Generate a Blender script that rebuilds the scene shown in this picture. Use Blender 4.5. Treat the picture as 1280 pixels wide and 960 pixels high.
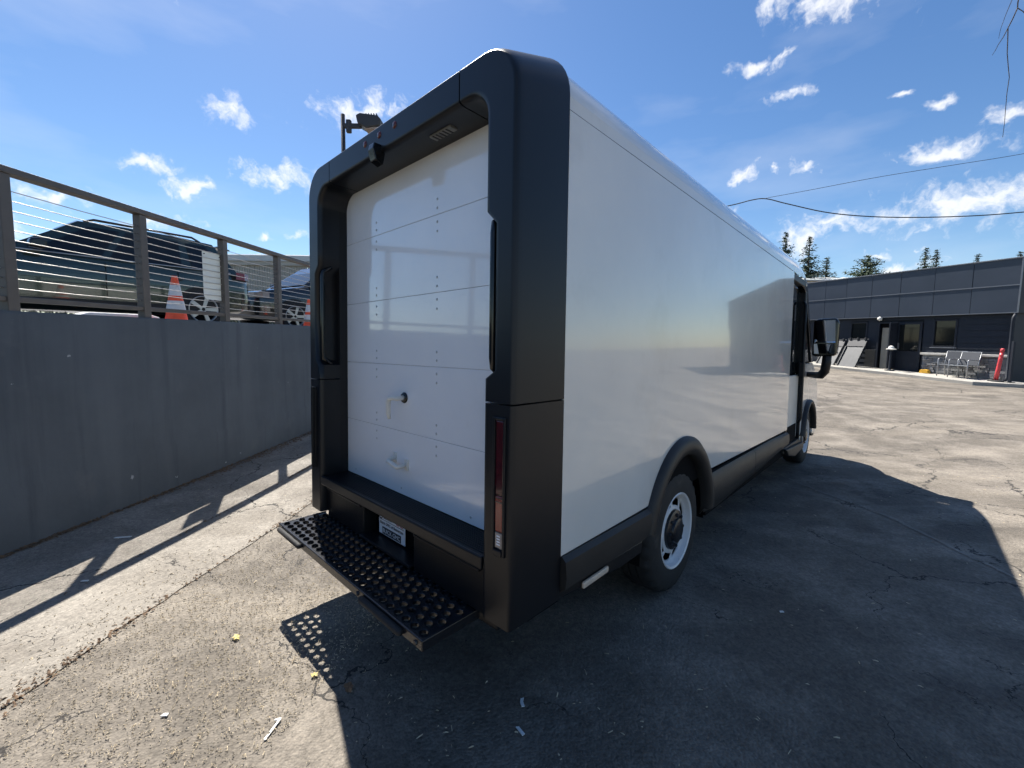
import bpy, bmesh, math, random
from mathutils import Vector, Matrix, Euler
random.seed(7)
R_ = math.radians
for o in list(bpy.data.objects): bpy.data.objects.remove(o)
SC = bpy.context.scene
COL = SC.collection

# ------------------------------------------------------------------ camera
F, CX, CY, PITCH, ROLL, HC = 529.06, 640.0, 466.33, -4.78, 0.8135, 1.5067
p_, r_ = R_(PITCH), R_(ROLL)
FW = Vector((0, math.cos(p_), math.sin(p_)))
U0 = Vector((0, -math.sin(p_), math.cos(p_)))
X0 = Vector((1, 0, 0))
RT = X0 * math.cos(r_) + U0 * math.sin(r_)
UP = U0 * math.cos(r_) - X0 * math.sin(r_)
CAMP = Vector((0, 0, HC))
cam = bpy.data.cameras.new('camera'); camo = bpy.data.objects.new('camera', cam); COL.objects.link(camo)
m = Matrix((RT, UP, -FW)).transposed().to_4x4(); m.translation = CAMP
camo.matrix_world = m
cam.sensor_width = 36; cam.lens = F / 1280 * 36; cam.shift_y = -(480 - CY) / 1280
cam.clip_start = 0.05; cam.clip_end = 3000
SC.camera = camo

def ray(px, py):
    return RT * ((px - CX) / F) - UP * ((py - CY) / F) + FW
def on_ground(px, py, z=0.0):
    r = ray(px, py); return CAMP + r * ((z - CAMP.z) / r.z)
def at_depth(px, py, y):
    r = ray(px, py); return CAMP + r * (y / r.y)

# ------------------------------------------------------------------ light and sky
SUN_EL, SUN_AZ = 55.0, 28.5           # azimuth: degrees to the left of straight ahead (+Y towards -X)
sd = Vector((-math.sin(R_(SUN_AZ)) * math.cos(R_(SUN_EL)), math.cos(R_(SUN_AZ)) * math.cos(R_(SUN_EL)), math.sin(R_(SUN_EL))))
sun = bpy.data.lights.new('sun', 'SUN'); suno = bpy.data.objects.new('sun', sun); COL.objects.link(suno)
sun.energy = 5.0; sun.angle = R_(0.5); sun.color = (1.0, 0.955, 0.885)
suno.rotation_euler = (-sd).to_track_quat('-Z', 'Y').to_euler(); suno.location = sd * 60
SC.view_settings.view_transform = 'Standard'; SC.view_settings.look = 'None'
SC.view_settings.gamma = 1.0; SC.view_settings.exposure = 1.15; SC.view_settings.use_curve_mapping = False

SC.cycles.max_bounces = 5; SC.cycles.diffuse_bounces = 3; SC.cycles.glossy_bounces = 3; SC.cycles.transmission_bounces = 2; SC.cycles.transparent_max_bounces = 4
SC.cycles.use_adaptive_sampling = True; SC.cycles.adaptive_threshold = 0.02; SC.cycles.use_light_tree = False; SC.cycles.use_denoising = True
SC.cycles.caustics_reflective = False; SC.cycles.caustics_refractive = False
world = bpy.data.worlds.new('World'); SC.world = world; world.use_nodes = True
world.cycles.sampling_method = 'MANUAL'; world.cycles.sample_map_resolution = 512
wt = world.node_tree; wt.nodes.clear()
def wn(t, **k):
    n = wt.nodes.new(t)
    for a, b in k.items(): setattr(n, a, b)
    return n
wl = wt.links.new
out = wn('ShaderNodeOutputWorld'); bg = wn('ShaderNodeBackground'); bg.inputs['Strength'].default_value = 0.060
sky = wn('ShaderNodeTexSky', sky_type='NISHITA', sun_disc=False, sun_elevation=R_(SUN_EL), sun_rotation=R_(-SUN_AZ))
sky.air_density = 1.0; sky.dust_density = 0.25; sky.ozone_density = 2.6
hsv = wn('ShaderNodeHueSaturation'); hsv.inputs['Saturation'].default_value = 1.19; hsv.inputs['Hue'].default_value = 0.503; hsv.inputs['Value'].default_value = 1.08
wl(sky.outputs[0], hsv.inputs['Color'])
tc = wn('ShaderNodeTexCoord')
nz = wn('ShaderNodeTexNoise'); nz.inputs['Scale'].default_value = 14; nz.inputs['Detail'].default_value = 4; nz.inputs['Roughness'].default_value = 0.6
wl(tc.outputs['Generated'], nz.inputs['Vector'])
sub = wn('ShaderNodeVectorMath', operation='SUBTRACT'); sub.inputs[1].default_value = (.5, .5, .5); wl(nz.outputs['Color'], sub.inputs[0])
sc_ = wn('ShaderNodeVectorMath', operation='SCALE'); sc_.inputs['Scale'].default_value = 0.075; wl(sub.outputs[0], sc_.inputs[0])
wadd = wn('ShaderNodeVectorMath', operation='ADD'); wl(tc.outputs['Generated'], wadd.inputs[0]); wl(sc_.outputs[0], wadd.inputs[1])
CLOUDS = [(447, 136, 62, 22, -4), (355, 220, 58, 20, 2), (285, 140, 36, 22, 20), (190, 208, 42, 13, 5), (240, 238, 38, 18, 10),
          (62, 246, 62, 16, 0), (180, 284, 80, 16, -8), (20, 290, 40, 26, 0), (1040, 8, 78, 25, 0), (947, 80, 56, 12, -14), (992, 116, 34, 9, -18),
          (926, 217, 22, 13, -15), (963, 215, 14, 6, 0), (1012, 206, 22, 14, -12), (1182, 192, 76, 15, -5), (1262, 150, 30, 16, -20),
          (1190, 258, 140, 34, -10), (1038, 279, 44, 20, -14), (1000, 302, 46, 26, 0), (1086, 314, 24, 8, 0), (1150, 309, 16, 6, 0), (915, 258, 18, 9, -5),
          (1120, 334, 60, 13, -4), (328, 300, 14, 8, 0), (372, 296, 22, 8, -10), (1120, 118, 18, 7, -10), (1176, 127, 26, 10, -15), (956, 12, 16, 20, 20), (340, 330, 60, 10, 5)]
dirs = []
for u, v, a, b, tl in CLOUDS:
    d0 = ray(u, v); s = 1 / d0.length; d0.normalize()
    tx = (ray(u + 1, v)).normalized() - d0; ty = (ray(u, v - 1)).normalized() - d0
    dirs.append((d0, tx, ty, a * tx.length, b * ty.length, tl))
rc = random.Random(3)
n_out = 0
while n_out < 13:
    az = rc.uniform(0, 2 * math.pi); el = R_(rc.uniform(6, 58))
    d0 = Vector((math.sin(az) * math.cos(el), math.cos(az) * math.cos(el), math.sin(el)))
    if d0.dot(FW) > 0.55: continue
    tx = d0.cross(Vector((0, 0, 1))).normalized(); ty = tx.cross(d0)
    a = rc.uniform(.06, .2); dirs.append((d0, tx, ty, a, a * rc.uniform(.25, .45), rc.uniform(-12, 12))); n_out += 1
last = None
for d0, tx, ty, a, b, tl in dirs:
    x = tx - d0 * tx.dot(d0); x.normalize(); y = d0.cross(x)
    if y.dot(ty) < 0: y = -y
    q = R_(-tl); x2 = x * math.cos(q) + y * math.sin(q); z = d0.copy(); y2 = z.cross(x2)
    M = Matrix((x2, y2, z)).transposed()
    mp = wn('ShaderNodeMapping', vector_type='TEXTURE')
    mp.inputs['Location'].default_value = d0; mp.inputs['Rotation'].default_value = M.to_euler('XYZ'); mp.inputs['Scale'].default_value = (a, b, .7)
    wl(wadd.outputs[0], mp.inputs['Vector'])
    ln = wn('ShaderNodeVectorMath', operation='LENGTH'); wl(mp.outputs[0], ln.inputs[0])
    if last is None: last = ln.outputs['Value']
    else:
        mn = wn('ShaderNodeMath', operation='MINIMUM'); wl(last, mn.inputs[0]); wl(ln.outputs['Value'], mn.inputs[1]); last = mn.outputs[0]
nz2 = wn('ShaderNodeTexNoise'); nz2.inputs['Scale'].default_value = 34; nz2.inputs['Detail'].default_value = 8; nz2.inputs['Roughness'].default_value = 0.60
wl(wadd.outputs[0], nz2.inputs['Vector'])
k1 = wn('ShaderNodeMath', operation='MULTIPLY_ADD'); k1.inputs[1].default_value = 2.9; k1.inputs[2].default_value = -0.40; wl(nz2.outputs['Fac'], k1.inputs[0])   # ~0.9 +- .5
k2 = wn('ShaderNodeMath', operation='SUBTRACT'); wl(k1.outputs[0], k2.inputs[0]); wl(last, k2.inputs[1])
mr = wn('ShaderNodeMapRange', interpolation_type='SMOOTHSTEP'); mr.inputs['From Min'].default_value = 0.0; mr.inputs['From Max'].default_value = 1.45
wl(k2.outputs[0], mr.inputs['Value'])
# thin broad haze wisps everywhere
nz3 = wn('ShaderNodeTexNoise'); nz3.inputs['Scale'].default_value = 3.0; nz3.inputs['Detail'].default_value = 6
mp3 = wn('ShaderNodeMapping'); mp3.inputs['Scale'].default_value = (1, 1, 3.2); wl(tc.outputs['Generated'], mp3.inputs[0]); wl(mp3.outputs[0], nz3.inputs['Vector'])
mr3 = wn('ShaderNodeMapRange'); mr3.inputs['From Min'].default_value = 0.52; mr3.inputs['From Max'].default_value = 0.85; mr3.inputs['To Max'].default_value = 0.22
wl(nz3.outputs['Fac'], mr3.inputs['Value'])
mx = wn('ShaderNodeMath', operation='MAXIMUM'); wl(mr.outputs[0], mx.inputs[0]); wl(mr3.outputs[0], mx.inputs[1])
mix = wn('ShaderNodeMix', data_type='RGBA'); wl(mx.outputs[0], mix.inputs[0]); wl(hsv.outputs[0], mix.inputs[6])
cmx = wn('ShaderNodeMix', data_type='RGBA'); cmx.inputs[6].default_value = (9.0, 9.0, 9.1, 1); cmx.inputs[7].default_value = (6.2, 6.5, 7.0, 1)
cr_ = wn('ShaderNodeMapRange'); cr_.inputs['From Min'].default_value = 0.9; cr_.inputs['From Max'].default_value = 1.7; wl(k2.outputs[0], cr_.inputs['Value']); wl(cr_.outputs[0], cmx.inputs[0])
wl(cmx.outputs[2], mix.inputs[7])
wl(mix.outputs[2], bg.inputs['Color']); wl(bg.outputs[0], out.inputs[0])

# ------------------------------------------------------------------ mesh helpers
class MB:
    def __init__(s): s.v = []; s.f = []
    def add(s, vs, fs):
        n = len(s.v); s.v += [Vector(v) for v in vs]; s.f += [tuple(i + n for i in f) for f in fs]; return s
    def box(s, x0, x1, y0, y1, z0, z1):
        return s.add([(x0, y0, z0), (x1, y0, z0), (x1, y1, z0), (x0, y1, z0), (x0, y0, z1), (x1, y0, z1), (x1, y1, z1), (x0, y1, z1)],
                     [(0, 3, 2, 1), (4, 5, 6, 7), (0, 1, 5, 4), (1, 2, 6, 5), (2, 3, 7, 6), (3, 0, 4, 7)])
    def prism(s, pts, axis, a, b):
        """polygon pts (2D) extruded on axis from a to b; axis 0: pts=(y,z) 1: (x,z) 2: (x,y)"""
        def P(p, t):
            return (t, p[0], p[1]) if axis == 0 else (p[0], t, p[1]) if axis == 1 else (p[0], p[1], t)
        n = len(pts); vs = [P(p, a) for p in pts] + [P(p, b) for p in pts]
        fs = [tuple(range(n)), tuple(range(2 * n - 1, n - 1, -1))] + [(i, i + n, (i + 1) % n + n, (i + 1) % n) for i in range(n)]
        return s.add(vs, fs)
    def tube(s, pts, r, k=8, cap=True):
        pts = [Vector(p) for p in pts]; n = len(pts); vs = []; fs = []
        rs = r if isinstance(r, (list, tuple)) else [r] * n
        prev = None
        for i, p in enumerate(pts):
            t = (pts[min(i + 1, n - 1)] - pts[max(i - 1, 0)]).normalized()
            if prev is None:
                a = t.orthogonal().normalized()
            else:
                a = prev - t * prev.dot(t)
                a = a.normalized() if a.length > 1e-6 else t.orthogonal().normalized()
            prev = a; b = t.cross(a)
            for j in range(k):
                q = 2 * math.pi * j / k; vs.append(p + (a * math.cos(q) + b * math.sin(q)) * rs[i])
        for i in range(n - 1):
            for j in range(k):
                fs.append((i * k + j, i * k + (j + 1) % k, (i + 1) * k + (j + 1) % k, (i + 1) * k + j))
        if cap: fs += [tuple(range(k - 1, -1, -1)), tuple((n - 1) * k + j for j in range(k))]
        return s.add(vs, fs)
    def lathe(s, prof, c, axis='x', k=32, closed=False):
        """prof: (radius, along). axis x / y / z"""
        vs = []; fs = []; n = len(prof); c = Vector(c)
        for i in range(k):
            q = 2 * math.pi * i / k; cs, sn = math.cos(q), math.sin(q)
            for r, t in prof:
                vs.append(c + (Vector((t, r * cs, r * sn)) if axis == 'x' else Vector((r * cs, t, r * sn)) if axis == 'y' else Vector((r * cs, r * sn, t))))
        for i in range(k):
            j = (i + 1) % k
            for a in range(n if closed else n - 1):
                b = (a + 1) % n; fs.append((i * n + a, i * n + b, j * n + b, j * n + a))
        return s.add(vs, fs)
    def build(s, name, mat, parent=None, smooth=False, bevel=0, loc=None, rot=None, segs=2, auto=None):
        me = bpy.data.meshes.new(name); me.from_pydata(s.v, [], s.f); me.validate()
        bm = bmesh.new(); bm.from_mesh(me); bmesh.ops.recalc_face_normals(bm, faces=bm.faces); bm.to_mesh(me); bm.free()
        if mat: me.materials.append(mat)
        if smooth: me.polygons.foreach_set('use_smooth', [True] * len(me.polygons))
        if auto is not None: 
            me.polygons.foreach_set('use_smooth', [True] * len(me.polygons)); me.set_sharp_from_angle(angle=R_(auto))
        o = bpy.data.objects.new(name, me); COL.objects.link(o); o.parent = parent
        if loc is not None: o.location = loc
        if rot is not None: o.rotation_euler = rot
        if bevel:
            b = o.modifiers.new('bevel', 'BEVEL'); b.width = bevel; b.segments = segs; b.limit_method = 'ANGLE'; b.angle_limit = R_(35)
            b.harden_normals = False
        return o
def tag(o, label=None, cat=None, group=None, kind=None):
    if label: o['label'] = label
    if cat: o['category'] = cat
    if group: o['group'] = group
    if kind: o['kind'] = kind
    return o
def empty(name, loc=(0, 0, 0), rot=(0, 0, 0)):
    o = bpy.data.objects.new(name, None); COL.objects.link(o); o.location = loc; o.rotation_euler = rot; o.empty_display_size = .2; return o
def copy_tree(o, parent=None):
    c = o.copy(); COL.objects.link(c); c.parent = parent
    for ch in [x for x in bpy.data.objects if x.parent == o]: copy_tree(ch, c)
    return c
def share(src, name, parent, loc=(0, 0, 0), rot=(0, 0, 0), scale=(1, 1, 1)):
    o = bpy.data.objects.new(name, src.data); COL.objects.link(o); o.parent = parent; o.location = loc; o.rotation_euler = rot; o.scale = scale; return o

# ------------------------------------------------------------------ materials
def mat(name, col, rough=.5, metal=0., var=.12, vscale=6., bump=0., bscale=40., coat=0., spec=.5, wear=None, rvar=0., trans=0., emit=None):
    mt = bpy.data.materials.new(name); mt.use_nodes = True; nt = mt.node_tree; b = nt.nodes['Principled BSDF']; L = nt.links.new
    b.inputs['Roughness'].default_value = rough; b.inputs['Metallic'].default_value = metal; b.inputs['Specular IOR Level'].default_value = spec
    b.inputs['Coat Weight'].default_value = coat; b.inputs['Coat Roughness'].default_value = .04
    b.inputs['Transmission Weight'].default_value = trans
    co = nt.nodes.new('ShaderNodeTexCoord')
    n = nt.nodes.new('ShaderNodeTexNoise'); n.inputs['Scale'].default_value = vscale; n.inputs['Detail'].default_value = 6; n.inputs['Roughness'].default_value = .6
    L(co.outputs['Object'], n.inputs['Vector'])
    mr = nt.nodes.new('ShaderNodeMapRange'); mr.inputs['From Min'].default_value = .25; mr.inputs['From Max'].default_value = .75
    mr.inputs['To Min'].default_value = 1 - var; mr.inputs['To Max'].default_value = 1 + var; L(n.outputs['Fac'], mr.inputs['Value'])
    mv = nt.nodes.new('ShaderNodeMix'); mv.data_type = 'RGBA'; mv.blend_type = 'MULTIPLY'; mv.inputs[0].default_value = 1
    mv.inputs[6].default_value = (*col, 1); L(mr.outputs[0], mv.inputs[7]); colout = mv.outputs[2]
    if wear:     # (colour, scale, threshold, softness)
        wc, ws, th, so = wear
        n2 = nt.nodes.new('ShaderNodeTexNoise'); n2.inputs['Scale'].default_value = ws; n2.inputs['Detail'].default_value = 8; n2.inputs['Roughness'].default_value = .65
        L(co.outputs['Object'], n2.inputs['Vector'])
        m2 = nt.nodes.new('ShaderNodeMapRange'); m2.inputs['From Min'].default_value = th; m2.inputs['From Max'].default_value = th + so; L(n2.outputs['Fac'], m2.inputs['Value'])
        mw = nt.nodes.new('ShaderNodeMix'); mw.data_type = 'RGBA'; L(m2.outputs[0], mw.inputs[0]); L(colout, mw.inputs[6]); mw.inputs[7].default_value = (*wc, 1); colout = mw.outputs[2]
    L(colout, b.inputs['Base Color'])
    if rvar:
        m3 = nt.nodes.new('ShaderNodeMapRange'); m3.inputs['To Min'].default_value = max(0, rough - rvar); m3.inputs['To Max'].default_value = rough + rvar; L(n.outputs['Fac'], m3.inputs['Value']); L(m3.outputs[0], b.inputs['Roughness'])
    if bump:
        nb = nt.nodes.new('ShaderNodeTexNoise'); nb.inputs['Scale'].default_value = bscale; nb.inputs['Detail'].default_value = 4; L(co.outputs['Object'], nb.inputs['Vector'])
        bp = nt.nodes.new('ShaderNodeBump'); bp.inputs['Strength'].default_value = 1.0; bp.inputs['Distance'].default_value = bump; L(nb.outputs['Fac'], bp.inputs['Height']); L(bp.outputs[0], b.inputs['Normal'])
    if emit: b.inputs['Emission Color'].default_value = (*emit[:3], 1); b.inputs['Emission Strength'].default_value = emit[3]
    return mt
M = {}
M['white'] = mat('white van paint', (.74, .735, .695), .18, var=.06, vscale=1.3, bump=.006, bscale=1.3, coat=1.0, rvar=.08, wear=((.60, .58, .53), 1.1, .54, .3))
M['white_door'] = mat('white door enamel', (.84, .85, .87), .12, var=.03, vscale=3, bump=.0006, bscale=2.5, coat=1.0, wear=((.74, .74, .73), 2.2, .58, .3))
M['white_part'] = mat('cream handle enamel', (.70, .68, .62), .35, var=.06)
M['rivet'] = mat('dull rivet', (.46, .47, .48), .4, metal=.4, var=.1)
M['black'] = mat('black textured plastic', (.007, .0075, .009), .42, spec=.35, var=.15, vscale=5, bump=.0006, bscale=420, rvar=.06, wear=((.018, .0175, .017), 7, .6, .3))
M['black_gloss'] = mat('black gloss trim', (.008, .009, .010), .12, var=.1)
M['satin'] = mat('black satin frame paint', (.0065, .0078, .0105), .36, var=.12, spec=.38, vscale=3, bump=.0003, bscale=200, rvar=.05)
M['clad'] = mat('dusty black cladding', (.024, .0225, .021), .48, spec=.4, var=.25, vscale=6, bump=.0006, bscale=300, rvar=.08)
M['rubber'] = mat('tyre rubber', (.016, .016, .016), .75, var=.25, vscale=18, bump=.001, bscale=120, wear=((.07, .065, .06), 9, .58, .25))
M['dark'] = mat('dark interior', (.006, .006, .007), .9, var=.1, spec=.1)
M['steel_black'] = mat('black powder coated steel', (.012, .013, .016), .27, metal=0, var=.15, vscale=12, bump=.0004, bscale=160)
M['rim'] = mat('white painted wheel', (.66, .66, .66), .3, var=.06, vscale=10, wear=((.35, .33, .3), 22, .62, .2))
M['red_dark'] = mat('dark red lens', (.055, .004, .008), .12, var=.15, vscale=40, coat=.5)
M['red'] = mat('red lens', (.20, .012, .010), .15, var=.15, vscale=50, coat=.5)
M['clear'] = mat('clear lamp lens', (.36, .29, .24), .2, var=.15, vscale=60)
M['amber'] = mat('dark red marker lens', (.10, .016, .014), .2, var=.1)
M['soffit_lens'] = mat('dim soffit lens', (.16, .16, .15), .4, var=.2, vscale=40)
M['reflector'] = mat('pale reflector', (.62, .52, .42), .35, var=.15, vscale=30)
M['glass'] = mat('dark tinted glass', (.010, .012, .013), .05, var=.05, spec=.45)
M['mirror'] = mat('mirror glass', (.8, .82, .84), .02, metal=1, var=.02)
M['ink'] = mat('black ink', (.02, .02, .03), .6); M['ink_red'] = mat('red ink', (.45, .03, .02), .6); M['paper'] = mat('white printed plate', (.78, .80, .84), .4, var=.03)
M['inkw'] = mat('white ink', (.8, .8, .82), .5)

M['rail'] = mat('brown grey painted rail', (.085, .075, .068), .45, var=.12, vscale=9, bump=.0004, bscale=90)
M['cable'] = mat('steel cable', (.55, .52, .48), .28, metal=1, var=.1, vscale=30)
M['pale_sheet'] = mat('pale sheet', (.62, .66, .64), .5, var=.06, vscale=3)
M['orange'] = mat('cone orange', (.85, .10, .03), .45, var=.1, vscale=14, wear=((.45, .1, .05), 18, .66, .15))
M['cone_white'] = mat('cone white collar', (.62, .62, .62), .4, var=.08, vscale=14)
M['suv_green'] = mat('dark green car paint', (.026, .042, .031), .2, metal=.35, var=.08, coat=1.0)
M['suv_black'] = mat('black blue car paint', (.008, .010, .014), .16, metal=.3, var=.08, coat=1.0)
M['chrome'] = mat('machined alloy', (.42, .42, .42), .3, metal=.9, var=.08)
M['corr'] = mat('pale ribbed metal siding', (.42, .40, .35), .5, var=.12, vscale=1.2, wear=((.30, .27, .22), 2.5, .62, .2))
M['roofpale'] = mat('pale roof sheet', (.55, .57, .56), .5, var=.08, vscale=.8)
M['fascia'] = mat('slate blue fascia panel', (.036, .047, .068), .40, var=.16, vscale=.9, bump=.002, bscale=2, rvar=.08)
M['trim'] = mat('pale metal trim', (.17, .18, .20), .4, metal=.4, var=.1)
M['siding'] = mat('charcoal lap siding', (.013, .0175, .027), .6, spec=.35, var=.22, vscale=3, bump=.001, bscale=40)
M['stone'] = mat('grey painted stone', (.24, .245, .25), .75, var=.3, vscale=5, bump=.008, bscale=18)
M['ledge'] = mat('pale concrete ledge', (.52, .50, .46), .75, var=.15, vscale=5, bump=.002, bscale=30)
M['concrete'] = mat('light concrete', (.36, .34, .30), .85, var=.18, vscale=1.5, bump=.003, bscale=30, wear=((.26, .24, .21), 2.5, .56, .2))
M['tan'] = mat('tan interior wall', (.34, .31, .25), .7, var=.1)
M['plate_metal'] = mat('worn grey plate', (.045, .047, .050), .5, metal=.4, var=.2, vscale=5, wear=((.075, .072, .07), 4, .6, .2))
M['chair'] = mat('grey chair frame', (.30, .31, .32), .4, metal=.5, var=.1); M['mesh_fabric'] = mat('dark grey chair sling', (.07, .075, .085), .7, var=.1, vscale=40)
M['pink'] = mat('faded red bollard plastic', (.62, .06, .07), .45, var=.12, vscale=8, wear=((.7, .2, .2), 10, .62, .2))
M['yellow'] = mat('yellow plastic', (.7, .38, .03), .5, var=.1)
M['bark'] = mat('bark', (.09, .075, .065), .85, var=.3, vscale=20, bump=.004, bscale=60)
M['needle'] = mat('conifer needles', (.040, .062, .038), .75, var=.45, vscale=.8)
M['needle2'] = mat('cedar needles', (.060, .085, .045), .75, var=.45, vscale=.8)
M['wire'] = mat('black wire', (.015, .015, .016), .6)
M['chip'] = mat('wood chip', (.50, .41, .28), .85, var=.5, vscale=30)
M['leaf'] = mat('dry leaf', (.22, .12, .06), .8, var=.4, vscale=20)
M['leaf_y'] = mat('yellow leaf', (.62, .52, .22), .7, var=.2, vscale=30)
M['scrap'] = mat('white scrap', (.72, .72, .70), .7, var=.1)
M['debris'] = mat('wall foot debris', (.15, .095, .055), .9, var=.6, vscale=30)
M['white_stop'] = mat('white painted concrete', (.72, .72, .70), .7, var=.12, vscale=8)
M['lamp_grey'] = mat('bronze lamp metal', (.05, .05, .052), .5, metal=.3, var=.1)
M['soil'] = mat('upper lot asphalt', (.09, .085, .08), .9, var=.25, vscale=2)

# asphalt: weathered, patchy, with aggregate and branching cracks
def asphalt(name, c1, c2, c3, c4, c5, cracks=1.0, bump=.006):
    mt = bpy.data.materials.new(name); mt.use_nodes = True; nt = mt.node_tree; b = nt.nodes['Principled BSDF']; L = nt.links.new
    def N(t, **k):
        n = nt.nodes.new(t)
        for a, c in k.items():
            if a in n.inputs: n.inputs[a].default_value = c
            else: setattr(n, a, c)
        return n
    co = N('ShaderNodeTexCoord'); V = co.outputs['Object']
    def noise(s, d=6, r=.6, vec=V): n = N('ShaderNodeTexNoise', Scale=s, Detail=d, Roughness=r); L(vec, n.inputs['Vector']); return n
    def ramp(src, a, c, lo=0, hi=1): m_ = N('ShaderNodeMapRange'); m_.inputs[1].default_value = a; m_.inputs[2].default_value = c; m_.inputs[3].default_value = lo; m_.inputs[4].default_value = hi; L(src, m_.inputs[0]); return m_.outputs[0]
    def mixc(fac, a, c, mode='MIX'):
        m_ = N('ShaderNodeMix', data_type='RGBA', blend_type=mode)
        if isinstance(fac, (int, float)): m_.inputs[0].default_value = fac
        else: L(fac, m_.inputs[0])
        for i, s in ((6, a), (7, c)):
            if isinstance(s, tuple): m_.inputs[i].default_value = (*s, 1)
            else: L(s, m_.inputs[i])
        return m_.outputs[2]
    big = noise(.35, 5); mid = noise(1.7, 7, .65); fine = noise(38, 5, .7); agg = N('ShaderNodeTexVoronoi', Scale=95.); L(V, agg.inputs['Vector'])
    base = mixc(ramp(big.outputs['Fac'], .35, .65), c1, c2)
    base = mixc(ramp(mid.outputs['Fac'], .46, .72), base, c3)          # worn pale patches
    st = noise(.9, 6, .7); base = mixc(ramp(st.outputs['Fac'], .54, .72, 0, .85), base, c4)   # old stains
    stw = N('ShaderNodeMapping'); stw.inputs['Rotation'].default_value = (0, 0, R_(-60)); stw.inputs['Scale'].default_value = (.25, 2.2, 1); L(V, stw.inputs[0])
    sw = noise(.55, 6, .65, stw.outputs[0]); base = mixc(ramp(sw.outputs['Fac'], .50, .72, 0, .6), base, c5)   # drainage streaks
    f2 = ramp(fine.outputs['Fac'], .3, .7, .70, 1.28); base = mixc(1.0, base, f2, 'MULTIPLY')
    aggc = ramp(agg.outputs['Color'], .0, 1.0, .78, 1.24); base = mixc(1.0, base, aggc, 'MULTIPLY')
    # cracks
    wv = noise(2.2, 5, .65); sb = N('ShaderNodeVectorMath', operation='SCALE'); sb.inputs['Scale'].default_value = .55; L(wv.outputs['Color'], sb.inputs[0])
    ad = N('ShaderNodeVectorMath', operation='ADD'); L(V, ad.inputs[0]); L(sb.outputs[0], ad.inputs[1])
    cr = N('ShaderNodeTexVoronoi', feature='DISTANCE_TO_EDGE', Scale=.62); L(ad.outputs[0], cr.inputs['Vector'])
    msk = noise(.7, 3); wid = ramp(msk.outputs['Fac'], .42, .6, 0.0, .011 * cracks)
    lt = N('ShaderNodeMath', operation='LESS_THAN'); L(cr.outputs['Distance'], lt.inputs[0]); L(wid, lt.inputs[1])
    cr2 = N('ShaderNodeTexVoronoi', feature='DISTANCE_TO_EDGE', Scale=2.6); L(ad.outputs[0], cr2.inputs['Vector'])
    msk2 = noise(.9, 3, .5); wid2 = ramp(msk2.outputs['Fac'], .54, .66, 0.0, .016 * cracks)
    lt2 = N('ShaderNodeMath', operation='LESS_THAN'); L(cr2.outputs['Distance'], lt2.inputs[0]); L(wid2, lt2.inputs[1])
    mxx = N('ShaderNodeMath', operation='MAXIMUM'); L(lt.outputs[0], mxx.inputs[0]); L(lt2.outputs[0], mxx.inputs[1])
    base = mixc(mxx.outputs[0], base, (.028, .024, .020))
    L(base, b.inputs['Base Color']); L(ramp(mid.outputs['Fac'], .3, .7, .95, .72), b.inputs['Roughness'])
    h1 = N('ShaderNodeMath', operation='MULTIPLY_ADD'); L(mxx.outputs[0], h1.inputs[0]); h1.inputs[1].default_value = -1.2; L(fine.outputs['Fac'], h1.inputs[2])
    h2 = N('ShaderNodeMath', operation='MULTIPLY_ADD'); L(agg.outputs['Distance'], h2.inputs[0]); h2.inputs[1].default_value = -.8; L(h1.outputs[0], h2.inputs[2])
    h3 = N('ShaderNodeMath', operation='MULTIPLY_ADD'); L(mid.outputs['Fac'], h3.inputs[0]); h3.inputs[1].default_value = 2.5; L(h2.outputs[0], h3.inputs[2])
    bp = N('ShaderNodeBump'); bp.inputs['Strength'].default_value = .9; bp.inputs['Distance'].default_value = bump; L(h3.outputs[0], bp.inputs['Height']); L(bp.outputs[0], b.inputs['Normal'])
    return mt
M['asphalt'] = asphalt('weathered asphalt', (.098, .084, .067), (.152, .131, .105), (.235, .204, .165), (.050, .042, .035), (.310, .268, .212), cracks=.62)
M['gutter'] = asphalt('pale worn gutter concrete', (.155, .136, .112), (.215, .192, .160), (.275, .248, .208), (.098, .082, .066), (.29, .262, .222), cracks=.55, bump=.004)
def wall_paint():
    mt = mat('dark grey painted concrete', (.074, .083, .090), .72, var=.2, vscale=1.6, bump=.005, bscale=7)
    nt = mt.node_tree; L = nt.links.new; b = nt.nodes['Principled BSDF']; src = b.inputs['Base Color'].links[0].from_socket
    co = nt.nodes.new('ShaderNodeTexCoord')
    def lay(scale, ns, det, lo, hi, col, amt):
        global_src = lay.src
        mp = nt.nodes.new('ShaderNodeMapping'); mp.inputs['Scale'].default_value = scale; L(co.outputs['Object'], mp.inputs[0])
        n = nt.nodes.new('ShaderNodeTexNoise'); n.inputs['Scale'].default_value = ns; n.inputs['Detail'].default_value = det; n.inputs['Roughness'].default_value = .62; L(mp.outputs[0], n.inputs['Vector'])
        r = nt.nodes.new('ShaderNodeMapRange'); r.inputs[1].default_value = lo; r.inputs[2].default_value = hi; r.inputs[4].default_value = amt; L(n.outputs['Fac'], r.inputs[0])
        m_ = nt.nodes.new('ShaderNodeMix'); m_.data_type = 'RGBA'; L(r.outputs[0], m_.inputs[0]); L(global_src, m_.inputs[6]); m_.inputs[7].default_value = (*col, 1); lay.src = m_.outputs[2]
    lay.src = src
    lay((1.6, 1, .10), 1.5, 4, .48, .72, (.108, .117, .124), .55)      # vertical washed streaks
    lay((5, 1, .35), 1.2, 6, .55, .75, (.036, .040, .045), .6)         # dark runs
    lay((1, 1, 1), 2.2, 8, .60, .72, (.11, .113, .115), .55)            # scuffs
    lay((1, 1, 1), 6.5, 11, .695, .705, (.36, .36, .35), .8)              # paint chips
    L(lay.src, b.inputs['Base Color']); return mt
M['wall'] = wall_paint()

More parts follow.
